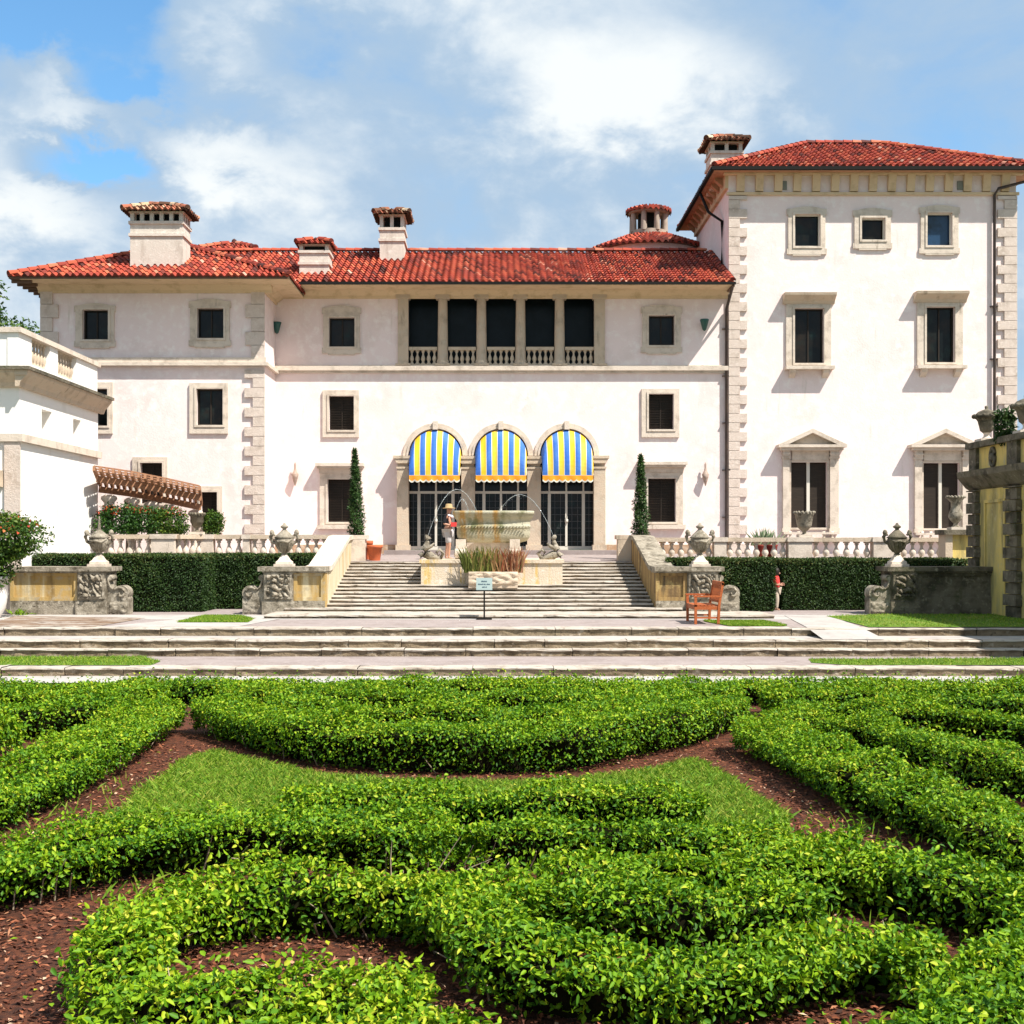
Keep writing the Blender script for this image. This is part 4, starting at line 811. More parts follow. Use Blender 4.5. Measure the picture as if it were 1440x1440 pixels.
k.box(X(1338, 37.5), 37.5, ZM, X(1372, 37.5), 37.9, Z(752, 37.5), 1); k.build('panel', [STONE, YWALL], root)
k = MB(); k.box(X(1328, 37.5), 37.4, ZM, X(1338, 37.5), 38.0, Z(752, 37.5)); k.build('pier', STONE, root); k = MB(); k.box(X(1324, 37.5), 37.3, Z(752, 37.5), X(1375, 37.5), 38.1, Z(745, 37.5)); k.build('coping', DARKST, root)
# ---- planters standing on the balustrades
def planter(label, px, D, zb, prof, plant=None, mat=GREYST):
    x = X(px, D); root = thing('stone_planter', label, 'planter', (x, D, zb)); k = MB(); k.box(x - .2, D - .2, zb + .001, x + .2, D + .2, zb + .08); k.build('base', PALEST, root)
    k = MB(); k.lathe((x, D, zb + .08), prof, 16); 
    for i in range(16):
        a = 2 * pi * i / 16; r = prof[-2][0]; k.lathe((x + r * cos(a), D + r * sin(a), zb + .06 + prof[-1][1]), [(.03, 0), (.045, .03), (.03, .07), (0, .08)], 6)
    k.build('bowl', mat, root); return root
planter('round stone planter with scalloped rim on the left balustrade pier', 277, 39.2, 2.852, [(.12, 0), (.06, .05), (.05, .10), (.14, .18), (.19, .28), (.21, .30), (.21, .48), (.24, .50), (.24, .55), (.16, .55)], mat=DARKST)
planter('basket shaped stone planter on the balustrade in front of a pedimented window', 1131, DR, 2.763, [(.12, 0), (.06, .04), (.06, .09), (.18, .20), (.22, .26), (.23, .30), (.29, .62), (.31, .64), (.31, .68), (.22, .68)])
planter('tall pale stone vase on the low yellow wall', 1344, 37.7, Z(745, 37.5) + .002, [(.14, 0), (.08, .05), (.07, .12), (.17, .22), (.22, .32), (.20, .42), (.14, .60), (.15, .75), (.25, .87), (.26, .90), (.2, .9)])

# ================================================================== FOUNTAIN
FX = X(694, 37.4); root = thing('fountain', 'old stone fountain with carved trough basin on a podium set into the stairs', 'fountain', (FX, 37.5, 1.3))
x0, x1 = X(592, 36), X(791, 36); zp = Z(787, 36)
k = MB(); k.box(x0, 36, 1.0, x1, 39.6, zp - .10); k.box(x0 - .05, 35.95, zp - .10, x1 + .05, 39.65, zp); k.build('podium', M('podium_stone', (.60, .50, .38), .9, [((.60, .42, .16), 1.6, .52, .62, (3, 3, .3)), ((.34, .30, .20), 2.4, .58, .72, (2, 2, .5)), ((.70, .62, .54), 5, .55, .7)], (20, .6, .03)), root)
def sarc(hx, hy, z, n=40, e=4):
    r = []
    for i in range(n):
        t = 2 * pi * i / n; c_, s_ = cos(t), sin(t); r.append((FX + hx * math.copysign(abs(c_) ** (2 / e), c_), 37.55 + hy * math.copysign(abs(s_) ** (2 / e), s_), z))
    return r
zr = Z(718, 36.95); zb = Z(763, 36.95)
prof = [(.80, .26, zb), (1.0, .40, zb + .05), (1.09, .48, zb + .16), (1.11, .50, zb + .30), (1.10, .50, zb + .44), (1.13, .53, zb + .47), (1.13, .53, zb + .50), (1.10, .50, zb + .53), (1.11, .52, zb + .66), (1.17, .57, zb + .75), (1.20, .60, zb + .77), (1.20, .60, zr - .11), (1.23, .63, zr - .10), (1.23, .63, zr - .01), (1.21, .61, zr), (1.08, .48, zr), (1.05, .46, zr - .15)]
k = MB(); k.loft([sarc(*q) for q in prof], 0, True)
for i in range(22):
    xx = FX - 1.0 + i * 2.0 / 21; k.tube([(xx - .035, 37.02, zb + .40), (xx, 37.0, zb + .45), (xx + .05, 37.02, zb + .50)], [.012, .03, .012], 6)
BS = k.build('basin', BASIN, root)
k = MB(); k.loft([sarc(1.07, .47, zr - .10), sarc(1.07, .47, zr - .09)], 0, False); k.build('water', M('basin_water', (.05, .07, .06), .05, spec=.5), BS)
for px in (648, 724):
    k = MB(); xx = X(px, 37.0); k.tube([(xx - .17, 37.15, zp + .19), (xx + .17, 37.15, zp + .19)], .19, 16); k.tube([(xx - .17, 37.9, zp + .19), (xx + .17, 37.9, zp + .19)], .19, 16); k.box(xx - .15, 37.0, zp + .30, xx + .15, 38.05, zb + .1)
    for s in (-1, 1): k.tube([(xx + s * .18, 37.15, zp + .19), (xx + s * .20, 37.15, zp + .19)], .12, 12)
    k.build('foot', PALEST, root)
k = MB(); k.prism([(FX - .85, zp + .05), (FX + .85, zp + .05), (FX + .85, zp + .16)] + [(FX + .8 * cos(t), zp + .16 + .42 * sin(t) ** .6) for t in np.linspace(.12, pi - .12, 14)] + [(FX - .85, zp + .16)], 'y', 37.35, 37.75); k.build('support', PALEST, root)
for px, s in ((605, 1), (775, -1)):
    xx = X(px, 36.45); y = 36.5; k = MB(); b_ = zp
    k.tube([(xx + s * .26 + .12 * s * cos(t) * q, y - .02, b_ + .17 + .15 * sin(t) * q) for t, q in ((5.6, .25), (4.2, .5), (2.8, .7), (1.4, .85), (0, 1), (-1.4, 1), (-2.2, 1.1))] + [(xx, y, b_ + .10), (xx - s * .12, y, b_ + .16), (xx - s * .17, y, b_ + .30), (xx - s * .10, y, b_ + .44), (xx - s * .08, y, b_ + .56)], [.02, .03, .04, .05, .06, .075, .09, .13, .14, .11, .085, .05], 9)
    k.tube([(xx - s * .09, y, b_ + .52), (xx - s * .05, y, b_ + .60), (xx - s * .12, y, b_ + .68), (xx - s * .15, y, b_ + .70)], [.06, .085, .06, .03], 8)
    k.tube([(xx - s * .16, y - .05, b_ + .30), (xx + s * .05, y - .12, b_ + .40), (xx + s * .12, y - .1, b_ + .48)], [.07, .05, .02], 7); k.tube([(xx - s * .25, y - .02, b_ + .06), (xx - s * .30, y - .02, b_ + .12), (xx - s * .2, y - .02, b_ + .2)], [.08, .09, .05], 7); k.build('dolphin_figure', GREYST, root)
def jet(p, q, h, n=18):
    k = MB(); p, q = Vector(p), Vector(q); pts = [p.lerp(q, i / n) + Vector((0, 0, 4 * h * (i / n) * (1 - i / n))) for i in range(n + 1)]
    k.tube(pts, [.0035 + .003 * (i / n) + random.uniform(-.002, .002) for i in range(n + 1)], 6)
    for i in range(90):
        b = pts[random.randrange(6, n)] + Vector((random.gauss(0, .025), random.gauss(0, .025), random.gauss(-.03, .05))); k.lathe(b, [(0, 0), (.006, .006), (0, .012)], 5)
    return k.build('water_jet', WATER, root)
jet((X(602, 36.5), 36.5, zp + .70), (X(672, 37.5), 37.5, zr - .08), 1.02); jet((X(778, 36.5), 36.5, zp + .70), (X(700, 37.5), 37.5, zr - .08), .86)
jet((X(640, 37.3), 37.3, zr - .1), (X(660, 37.6), 37.6, zr - .08), .45)
# planting trough in front
k = MB(); root = thing('plant_trough', 'rough stone trough of red and green bromeliads before the fountain', 'planter', (X(694, 35.5), 35.5, 1.4)); xa, xb = X(659, 35.3), X(728, 35.3); za, zc = 1.30, Z(804, 35.3)
k.box(xa, 35.25, za, xb, 35.94, zc); noise_panel(k, xa, xb, za + .1, zc, 35.246, .05, 20, ph=5); k.build('trough', STONE, root)
n = 520; xs = RNG.uniform(xa - .12, xb + .14, n); P = np.stack([xs, RNG.uniform(35.3, 35.9, n), np.full(n, zc - .03)], 1); hh = RNG.uniform(.3, .85, n)[:, None]; ln_ = np.stack([RNG.normal(0, .16, n) + (xs - FX) * .12, RNG.normal(-.05, .14, n), np.ones(n)], 1); b = np.stack([RNG.uniform(.012, .026, n), RNG.uniform(-.01, .01, n), 0 * xs], 1)
mid = P + unit(ln_) * hh * .6; tip = P + unit(ln_) * hh + np.stack([ln_[:, 0] * .35, ln_[:, 1] * .5, -.04 + 0 * xs], 1) * hh
V = np.stack([P - b, P + b, mid + b * .9, tip, mid - b * .9], 1).reshape(-1, 3); fi = np.arange(n)[:, None] * 5 + np.array([[0, 1, 2, 3, 4]])
np_mesh('bromeliads', V, fi, [BROM], np.clip((xs - xa) / (xb - xa) * .7 + RNG.normal(.12, .16, n), 0, 1), root)

# ================================================================== SIGN, BENCH, POTS
sx_ = X(681, 31); root = thing('sign_stand', 'pale blue notice board with dark lettering on a thin black post', 'sign', (sx_, 31, ZM))
k = MB(); k.box(sx_ - .19, 30.86, ZM + .0, sx_ + .19, 31.14, ZM + .035); k.build('base', BLACK, root); k = MB(); k.box(sx_ - .02, 30.98, ZM + .035, sx_ + .02, 31.02, ZM + .72); k.box(sx_ - .21, 30.93, ZM + .70, sx_ + .21, 31.05, ZM + .73); k.build('post', BLACK, root)
k = MB(); k.prism([(30.94, ZM + .731), (30.965, ZM + .731), (31.06, ZM + 1.03), (31.035, ZM + 1.03)], 'x', sx_ - .20, sx_ + .20); FC = k.build('face', SIGNF, root)
k = MB()
for zrow, words_ in ((.93, ((-.07, .07),)), (.86, ((-.15, -.03), (-.01, .04), (.06, .14))), (.79, ((-.05, .02), (.035, .07)))):
    for a, c in words_:
        xx = a
        while xx < c - .006:
            t = (zrow - .731) / .299; yy = 30.94 + .095 * t - .004; hgt = random.choice((.024, .034, .024)); k.box(sx_ + xx, yy - .002, ZM + zrow, sx_ + xx + .012, yy + .006, ZM + zrow + hgt); xx += .018
k.build('lettering', INK, FC)
# bench: long axis in depth, seat faces left
BX, BY = X(990, 29), 29.05; root = thing('garden_bench', 'orange brown wooden slatted bench standing sideways on the walk by the stairs', 'bench', (BX, BY + .6, ZM)); Lb = 1.30
fx, bx = X(979, 29), X(1012, 29)
def bpart(name, boxes, label=None):
    k = MB()
    for q in boxes: k.bar(*q) if len(q[0]) == 3 else k.box(*q)
    return k.build(name, BENCHW, root)
for yy in (BY, BY + Lb - .06):
    k = MB(); k.box(fx - .03, yy, ZM, fx + .03, yy + .06, ZM + .63); k.build('leg', BENCHW, root)
    k = MB(); k.bar((bx - .02, yy + .03, ZM), (bx + .0, yy + .03, ZM + .45), .06, .07, up=(0, 1, 0)); k.bar((bx, yy + .03, ZM + .44), (bx + .09, yy + .03, ZM + .97), .055, .06, up=(0, 1, 0)); k.build('leg', BENCHW, root)
    k = MB(); k.box(fx - .05, yy - .005, ZM + .632, bx + .05, yy + .065, ZM + .67); k.build('armrest', BENCHW, root)
    k = MB(); k.box(fx + .03, yy + .012, ZM + .34, bx - .03, yy + .048, ZM + .42); k.box(fx + .03, yy + .015, ZM + .13, bx - .04, yy + .045, ZM + .17); k.build('side_rail', BENCHW, root)
k = MB(); k.box(fx - .03, BY, ZM + .41, fx + .03, BY + Lb, ZM + .45)
for i in range(6): k.box(fx + .045 + i * .085, BY + .065, ZM + .425, fx + .115 + i * .085, BY + Lb - .065, ZM + .447)
k.box(fx - .015, BY + .06, ZM + .33, fx + .015, BY + Lb - .06, ZM + .405); k.build('seat', BENCHW, root)
k = MB(); k.bar((bx + .085, BY, ZM + .95), (bx + .085, BY + Lb, ZM + .95), .045, .08); k.bar((bx + .015, BY + .06, ZM + .53), (bx + .015, BY + Lb - .06, ZM + .53), .04, .06)
for i in range(13): yy = BY + .10 + i * (Lb - .2) / 12; k.bar((bx + .02, yy, ZM + .55), (bx + .08, yy, ZM + .92), .05, .018, up=(1, 0, 0))
k.build('backrest', BENCHW, root)
def pot(label, px, D, zb, r, h):
    x = X(px, D); root = thing('terracotta_pot', label, 'pot', (x, D, zb)); k = MB(); k.lathe((x, D, zb), [(r * .68, 0), (r * .92, h * .80), (r, h * .81), (r * 1.02, h), (r * .88, h), (r * .84, h * .86), (0, h * .85)], 18); k.build('pot', TERRA, root)
    k = MB(); k.lathe((x, D, zb + h * .86), [(r * .83, 0), (r * .5, .03), (0, .04)], 12); k.build('soil', CORE, root); return root
pot('orange terracotta pot on the terrace at the top of the stairs', 527, 39.55, ZT + .02, .25, .50)
pot('smaller terracotta pot half hidden behind the pier at the top of the stairs', 516, 40.3, ZT + .04, .2, .62)
for px, lab, nl in ((1076, 'spiky agave in a dark red pot behind the balustrade below the tower', 60),):
    D = 39.9; x = X(px, D); root = thing('potted_agave', lab, 'plant', (x, D, ZT)); 
    for dx in (-.16, .2):
        k = MB(); k.lathe((x + dx, D, ZT + .03), [(.12, 0), (.2, .45), (.22, .5), (.16, .5)], 14); k.build('pot', M('red_pot', (.22, .03, .02), .6), root)
    n = nl; P = np.stack([x + RNG.normal(0, .16, n), D + RNG.normal(0, .08, n), np.full(n, ZT + .5)], 1); dr_ = unit(np.stack([RNG.normal(0, .45, n), RNG.normal(0, .3, n), np.ones(n)], 1)); L_ = RNG.uniform(.35, .62, n)[:, None]; b = unit(np.cross(dr_, [[0, 1, 0]])) * .03
    V = np.stack([P - b, P + b, P + dr_ * L_ * .5 + b * 1.1, P + dr_ * L_, P + dr_ * L_ * .5 - b * 1.1], 1).reshape(-1, 3); np_mesh('agave_leaves', V, np.arange(n)[:, None] * 5 + np.array([[0, 1, 2, 3, 4]]), [AGAVE], RNG.uniform(0, 1, n), root)

# ================================================================== LEFT PAVILION
PX0, PD0, PD1 = X(27, 33.5), 33.5, 40.1
zc = Z(460, PD0); zpb = Z(510, PD0); zcb = Z(545, PD0); zbd1, zbd0 = Z(610, PD0), Z(621, PD0)
root = thing('garden_pavilion', 'small white garden house with roof balustrade and heavy cornice at the left edge', 'pavilion', (PX0 - 3, PD0 + 3, ZM))
k = MB(); nz0, nz1 = Z(622, 35.5), Z(577, 35.5); hol = [(35.15, 35.95, nz0, nz1), (37.75, 38.45, nz0, nz1)]
wall_grid(k, PD0, PD1, ZM - .02, zcb, hol, lambda y, z, d: (PX0 - d, y, z), .38)
for a, b, c, d in hol: k.poly([(PX0 - .38, a, c), (PX0 - .38, b, c), (PX0 - .38, b, d), (PX0 - .38, a, d)])
zw0, zw1 = Z(760, PD0), Z(640, PD0)
wall_grid(k, PX0 - 7, PX0, ZM - .02, zcb, [(PX0 - 2.0, PX0 - .9, Z(650, PD0), Z(590, PD0))], lambda x, z, d: (x, PD0 + d, z), .3)
k.poly([(PX0 - 7, PD1, ZM), (PX0, PD1, ZM), (PX0, PD1, zcb), (PX0 - 7, PD1, zcb)]); k.poly([(PX0 - 7, PD0, ZM), (PX0 - 7, PD1, ZM), (PX0 - 7, PD1, zcb), (PX0 - 7, PD0, zcb)])
k.build('wall', WHITEST, root)
k = MB(); k.box(PX0 - 2.02, PD0 + .25, Z(652, PD0), PX0 - .88, PD0 + .28, Z(588, PD0)); k.build('window', GLASS, root)
k = MB(); k.prism([(PX0, zcb), (PX0 + .10, zcb), (PX0 + .14, zcb + .12), (PX0 + .34, zcb + .36), (PX0 + .36, zcb + .44), (PX0, zcb + .44)], 'y', PD0 - .3, PD1 + .3)
k.prism([(PD0, zcb), (PD0 - .10, zcb), (PD0 - .14, zcb + .12), (PD0 - .34, zcb + .36), (PD0 - .36, zcb + .44), (PD0, zcb + .44)], 'x', PX0 - 7, PX0 - .001); k.box(PX0 - .001, PD0 - .34, zcb + .30, PX0 + .34, PD0 - .301, zcb + .44)
k.build('cornice', STONE, root)
k = MB(); k.box(PX0 - 7.2, PD0 - .42, zcb + .441, PX0 + .42, PD1 + .36, zcb + .53); k.build('roof_edge', [DARKST], root)
k = MB()
for (a, b) in ((PD0, PD0 + .95), (PD0 + 2.35, PD0 + 3.0), (PD0 + 4.6, PD1)): k.box(PX0 - .32, a, zcb + .531, PX0 - .02, b, zc - .14)
k.box(PX0 - .32, PD0 + .95, zcb + .531, PX0 - .02, PD0 + 2.35, zcb + .75); k.box(PX0 - .32, PD0 + 3.0, zcb + .531, PX0 - .02, PD0 + 4.6, zcb + .75)
k.box(PX0 - 7, PD0 + .02, zcb + .531, PX0 - .33, PD0 + .3, zc - .14); k.build('parapet', WHITEST, root)
k = MB(); k.box(PX0 - .40, PD0 - .06, zc - .139, PX0 + .06, PD1 + .1, zc); k.box(PX0 - 7, PD0 - .06, zc - .139, PX0 - .401, PD0 + .38, zc); k.build('coping', PALEST, root)
src = None
for a, n in ((PD0 + .95, 6), (PD0 + 3.0, 7)):
    ln_ = 1.4 if n == 6 else 1.6
    for i in range(n):
        if src is None: mm = MB(); L0 = origin(root); mm.lathe(tuple(L0), bal_prof(zc - .14 - zcb - .75, .085), 8); src = o = mm.build('baluster', STONE, root)
        else: o = src.copy(); C.objects.link(o); o.parent = root
        o.location = Vector((PX0 - .17, a + (i + .5) * ln_ / n, zcb + .75)) - origin(root)
k = MB(); k.box(PX0 - .001, PD0 - .10, zbd0, PX0 + .12, PD1 + .05, zbd1); k.box(PX0 - 7, PD0 - .10, zbd0, PX0 - .002, PD0, zbd1); k.build('string_course', PALEST, root)
k = MB(); k.box(PX0 - .38, PD0 - .06, ZM, PX0 + .04, PD0 - .001, zbd0 - .001); k.build('pilaster', QUOIN, root)
k = MB(); zb_ = Z(662, PD0); k.prism([(PD0, zb_ - .45), (PD0 - .35, zb_ - .42), (PD0 - .75, zb_ - .14), (PD0 - .8, zb_), (PD0, zb_)], 'x', PX0 - 2.6, PX0 - .42); k.box(PX0 - 2.5, PD0 - .75, zb_ + .001, PX0 - .5, PD0 - .6, zb_ + .75); k.build('balcony', [STONE], root)

# ---- pergola
root = thing('pergola', 'orange brown wooden pergola on pale stone columns between the garden house and villa', 'pergola', (X(210, 40), 40.5, ZT))
pth = [(X(134, 38.9), 38.9, Z(667, 38.9)), (X(184, 39.5), 39.5, Z(674, 39.5)), (X(235, 40.2), 40.2, Z(684, 40.2)), (X(281, 40.9), 40.9, Z(694, 40.9))]
def along(t):
    t = min(max(t, 0), 2.999); i = int(t); return Vector(pth[i]).lerp(Vector(pth[i + 1]), t - i)
k = MB()
for a, b in zip(pth, pth[1:]):
    for dx, dy, dz in ((0, .15, -.14), (-.25, 1.15, -.42)): k.bar(Vector(a) + Vector((dx, dy, dz)), Vector(b) + Vector((dx, dy, dz)), .12, .2)
k.build('beam', PERGW, root)
n = 18
for i in range(n):
    p = along(3 * i / (n - 1)); k = MB(); k.bar(p + Vector((.10, -.45, .16)), p + Vector((-.30, 1.5, -.30)), .08, .15); k.build('rafter', PERGW, root)
for j in range(7):
    k = MB(); o_ = Vector((.06 - .058 * j, -.32 + .28 * j, .235 - .066 * j)); 
    for a, b in zip(pth, pth[1:]): k.bar(Vector(a) + o_, Vector(b) + o_, .06, .05)
    k.build('batten', PERGW, root)
for px, D in ((152, 39.9), (184, 40.3), (212, 40.8), (236, 41.2), (274, 42.2)):
    x = X(px, D); tt = max(0, min(3, (px - 130) / 52)); zt_ = along(tt).z - .54; k = MB(); k.lathe((x, D + .1, ZT), [(.2, 0), (.2, .12), (.15, .16), (.14, zt_ - ZT - .42), (.19, zt_ - ZT - .38), (.15, zt_ - ZT - .30), (.17, zt_ - ZT - .25), (.26, zt_ - ZT - .14), (.24, zt_ - ZT - .06), (.12, zt_ - ZT)], 14); k.build('column', PALEST, root)

# ================================================================== YELLOW WALL ON THE RIGHT
YX = X(1362, 34.5); ya, yb = 24.2, 34.5; ztop = Z(624, 34.5); zc0_ = Z(690, 34.5); zc1_ = Z(664, 34.5)
root = thing('garden_wall', 'tall yellow wall with rusticated stone pilasters and dark stained cornice', 'wall', (YX + .4, 31, ZM))
k = MB(); k.box(YX + .1, ya, ZM - .02, YX + .7, yb, zc0_); k.box(YX + .1, ya, zc1_, YX + .7, yb, ztop - .16); k.build('wall', YWALL, root)
k = MB(); k.prism([(YX + .10, zc0_), (YX, zc0_ + .06), (YX - .24, zc1_ - .16), (YX - .26, zc1_), (YX + .95, zc1_), (YX + .95, zc0_)], 'y', ya, yb + .2); k.build('cornice', DARKST, root)
k = MB(); k.box(YX - .06, ya, ztop - .16, YX + .8, yb + .1, ztop); k.build('coping', DARKST, root)
for (p0, p1) in ((33.95, 34.5), (31.25, 31.95), (28.6, 29.3), (25.9, 26.6)):
    k = MB(); z = ZM; i = 0
    while z < zc0_ - .02:
        h_ = min(.30, zc0_ - z); e = .05 if i % 2 else .0; k.box(YX - .02 - e, p0 - e, z + .01, YX + .099, p1 + (e if p1 < 34 else 0), z + h_ - .01); z += .30; i += 1
    k.box(YX, p0 + .05, zc1_ + .001, YX + .099, p1 - .02, ztop - .161); k.build('pilaster', DARKST, root)
k = MB(); ring(k, 0, 0, 0, 0, 0, 0, 0, 0, 0, 0); k = MB()
zm_ = (zc1_ + ztop - .16) / 2; k.tube([(YX + .07, 33.0 + .16 * cos(t), zm_ + .24 * sin(t)) for t in np.linspace(0, 2 * pi, 17)], .05, 6); k.lathe((YX + .09, 33.0, zm_ - .12), [(0, 0), (.1, .06), (.12, .14), (.08, .22), (0, .25)], 8); k.build('medallion', DARKST, root)
k = MB(); k.box(YX + .06, 32.2, ZM + .5, YX + .099, 32.28, zc0_ - .3); k.box(YX + .06, 33.5, ZM + .5, YX + .099, 33.58, zc0_ - .3); k.box(YX + .06, 32.281, zc0_ - .38, YX + .099, 33.499, zc0_ - .3); k.build('panel_frame', YWALL, root)
def wall_urn(label, y, ivy=False):
    x = YX + .36; root = thing('garden_urn', label, 'urn', (x, y, ztop), 'broad lidded urns on the yellow wall'); k = MB(); k.box(x - .24, y - .24, ztop + .001, x + .24, y + .24, ztop + .10); k.lathe((x, y, ztop + .10), [(.16, 0), (.08, .07), (.07, .13), (.10, .17)], 12); k.build('base', PALEST, root)
    k = MB(); k.lathe((x, y, ztop + .27), [(.10, 0), (.17, .06), (.19, .16), (.23, .32), (.27, .38), (.36, .42), (.36, .47), (.30, .50)], 18)
    for i in range(12):
        a = 2 * pi * i / 12; k.lathe((x + .33 * cos(a), y + .33 * sin(a), ztop + .66), [(0, 0), (.06, .03), (.06, .10), (0, .13)], 6)
    k.build('bowl', DARKST, root); k = MB(); k.lathe((x, y, ztop + .77), [(.30, 0), (.22, .08), (.10, .13), (.04, .15), (.05, .19), (.045, .23), (0, .25)], 14); k.build('lid', DARKST, root); return root
wall_urn('broad lidded stone urn on the end of the yellow wall', 34.15); wall_urn('broad lidded stone urn cut by the right edge, beside a sprouting plant', 31.6)
# ================================================================== PLANTS
def smooth_path(pts, step):
    P = [np.array(p, float) for p in pts]; P = [2 * P[0] - P[1]] + P + [2 * P[-1] - P[-2]]; out = []
    for i in range(1, len(P) - 2):
        a, b, c, d = P[i - 1:i + 3]; n = max(2, int(np.linalg.norm(c - b) / step))
        for k in range(n):
            t = k / n; out.append(.5 * (2 * b + (c - a) * t + (2 * a - 5 * b + 4 * c - d) * t * t + (3 * b - a - 3 * c + d) * t ** 3))
    out.append(P[-2]); return np.array(out)
def hedge(label, pts, w, h, dens, L, W, near, mats=(LEAF, CORE), twigs=4, ybias=0., group='low box hedges of the parterre', name='box_hedge', gap=.07, amp=.06):
    c = smooth_path(pts, .1); t = np.gradient(c, axis=0); t /= np.linalg.norm(t, axis=1, keepdims=True); nr = np.stack([t[:, 1], -t[:, 0]], 1); n = len(c)
    root = thing(name, label, 'hedge', (c[n // 2, 0], c[n // 2, 1], 0), group)
    h = h * .88
    sec = [(-.5, .04), (-.5, .45), (-.5, .8), (-.36, 1), (0, 1), (.36, 1), (.5, .8), (.5, .45), (.5, .04)]; V = []; ns = len(sec)
    for i in range(n):
        for a, b in sec: q_ = .60 + .40 * min(1, b) ** .8; V.append((c[i, 0] + nr[i, 0] * a * w * q_, c[i, 1] + nr[i, 1] * a * w * q_, b * h))
    V = np.array(V); e_ = np.concatenate([np.array([unit(np.array([[nr[i, 0] * a, nr[i, 1] * a, .5 * (b > .9)]]))[0] for a, b in sec]) for i in range(n)])
    V[:, 2] *= 1 + .10 * wob(V * [1, 1, 0] + 2, 1.3)
    V = V + e_ * (amp * wob(V, 2.6) - .15 + RNG.uniform(-.03, .03, len(V)))[:, None]; V[:, 2] = np.maximum(V[:, 2], .0); V = [tuple(q) for q in V]
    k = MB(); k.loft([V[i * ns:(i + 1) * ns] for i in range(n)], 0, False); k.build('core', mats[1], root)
    # leaf shell
    seg = np.linalg.norm(np.diff(c, axis=0), axis=1); s = np.concatenate([[0], np.cumsum(seg)]); Lt = s[-1]; per = w + 2 * h
    N = int(Lt * per * dens); u = RNG.uniform(0, Lt, N); q = RNG.uniform(0, per, N); i = np.clip(np.searchsorted(s, u) - 1, 0, n - 2); f = (u - s[i]) / np.maximum(seg[i], 1e-6)
    cc = c[i] * (1 - f[:, None]) + c[i + 1] * f[:, None]; nn = nr[i]
    side = np.where(q < h, -1., np.where(q > h + w, 1., 0.)); off = np.where(side < 0, -w / 2, np.where(side > 0, w / 2, q - h - w / 2)); z = np.where(side < 0, q, np.where(side > 0, per - q, h))
    outer = (side == 0) | ((z > gap + RNG.uniform(0, .08, N)) & (RNG.uniform(0, 1, N) < .22 + .40 * (z / h) ** 1.5 + .16 * wob(np.concatenate([cc, z[:, None]], 1), 5))); keep = outer | (RNG.uniform(0, 1, N) < .22); inset = np.where(outer, 0., RNG.uniform(.05, .12, N)); off = np.where(side == 0, off, off * (.60 + .40 * np.clip(z / h, 0, 1) ** .8)); r = .10
    e = np.clip(np.abs(off) - (w / 2 - r), 0, r); z = np.where(side == 0, h - (r - np.sqrt(np.maximum(r * r - e * e, 0))), z * (h - .03) / h)
    Nn = np.concatenate([nn * side[:, None] + nn * (off / (w / 2) * .35 * (side == 0))[:, None], (side == 0)[:, None] * 1.0], 1); P = np.concatenate([cc + nn * off[:, None], z[:, None]], 1)
    # rounded ends
    Ne = int(dens * (pi * w / 2 * h + pi * w * w / 8) * 1.1)
    for ci, ti in ((c[0], -t[0]), (c[-1], t[-1])):
        th = RNG.uniform(-pi / 2, pi / 2, Ne); top = RNG.uniform(0, 1, Ne) < w / (w + 4 * h); rr = np.where(top, w / 2 * np.sqrt(RNG.uniform(0, 1, Ne)), w / 2); d = np.cos(th)[:, None] * ti + np.sin(th)[:, None] * np.array([ti[1], -ti[0]]); zz = np.where(top, h, gap + RNG.uniform(0, 1, Ne) * (h - gap - .03))
        P = np.concatenate([P, np.concatenate([ci + d * rr[:, None] * .85, zz[:, None]], 1)]); Nn = np.concatenate([Nn, np.concatenate([d * (~top)[:, None], top[:, None] * 1.], 1)]); keep = np.concatenate([keep, np.ones(Ne, bool)]); inset = np.concatenate([inset, np.zeros(Ne)])
    P, Nn = P[keep], unit(Nn[keep]); P = P - Nn * inset[keep][:, None]; wv = wob(P, 2.6); w2 = wob(P + 7, 8); P[:, 2] *= 1 + .10 * wob(P * [1, 1, 0] + 2, 1.3)
    P = P + Nn * (amp * wv + .058 * w2 - np.abs(RNG.normal(0, .04, len(P))))[:, None]; P[:, 2] = np.maximum(P[:, 2], .02)
    sh = RNG.uniform(0, 1, len(P)) < .055; P[sh] += (Nn[sh] + [0, 0, .6]) * RNG.uniform(.02, .09, sh.sum())[:, None]      # stray shoots
    thin = (w2 + .35 * RNG.normal(0, 1, len(P))) > -.85; P, Nn, wv = P[thin], Nn[thin], wv[thin]
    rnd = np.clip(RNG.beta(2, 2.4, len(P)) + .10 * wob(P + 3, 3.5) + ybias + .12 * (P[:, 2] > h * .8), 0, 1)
    V, fc, rn = leaves(P, Nn, L, W, rnd, near)
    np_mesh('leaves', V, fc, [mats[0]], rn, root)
    if twigs:
        k = MB()
        for _ in range(twigs):
            j = random.randrange(n); sd_ = random.choice((-1, 1)); a = Vector((c[j, 0] + nr[j, 0] * sd_ * w * .24, c[j, 1] + nr[j, 1] * sd_ * w * .24, 0)); b = Vector((nr[j, 0] * sd_, nr[j, 1] * sd_, 0)) * random.uniform(.02, .16) + Vector((t[j, 0], t[j, 1], 0)) * random.uniform(-.14, .14) + Vector((0, 0, random.uniform(.12, h * .95)))
            m_ = a + b * .5 + Vector((random.uniform(-.05, .05), random.uniform(-.05, .05), .04)); k.tube([a, m_, a + b], [.007, .006, .003], 5)
        k.build('branches', TWIG, root)
    return root
def G(pts, hh=.39): return [((px - VX) * D / F, D) for px, py in pts for D in [(CH - hh) * F / (py - HY)]]
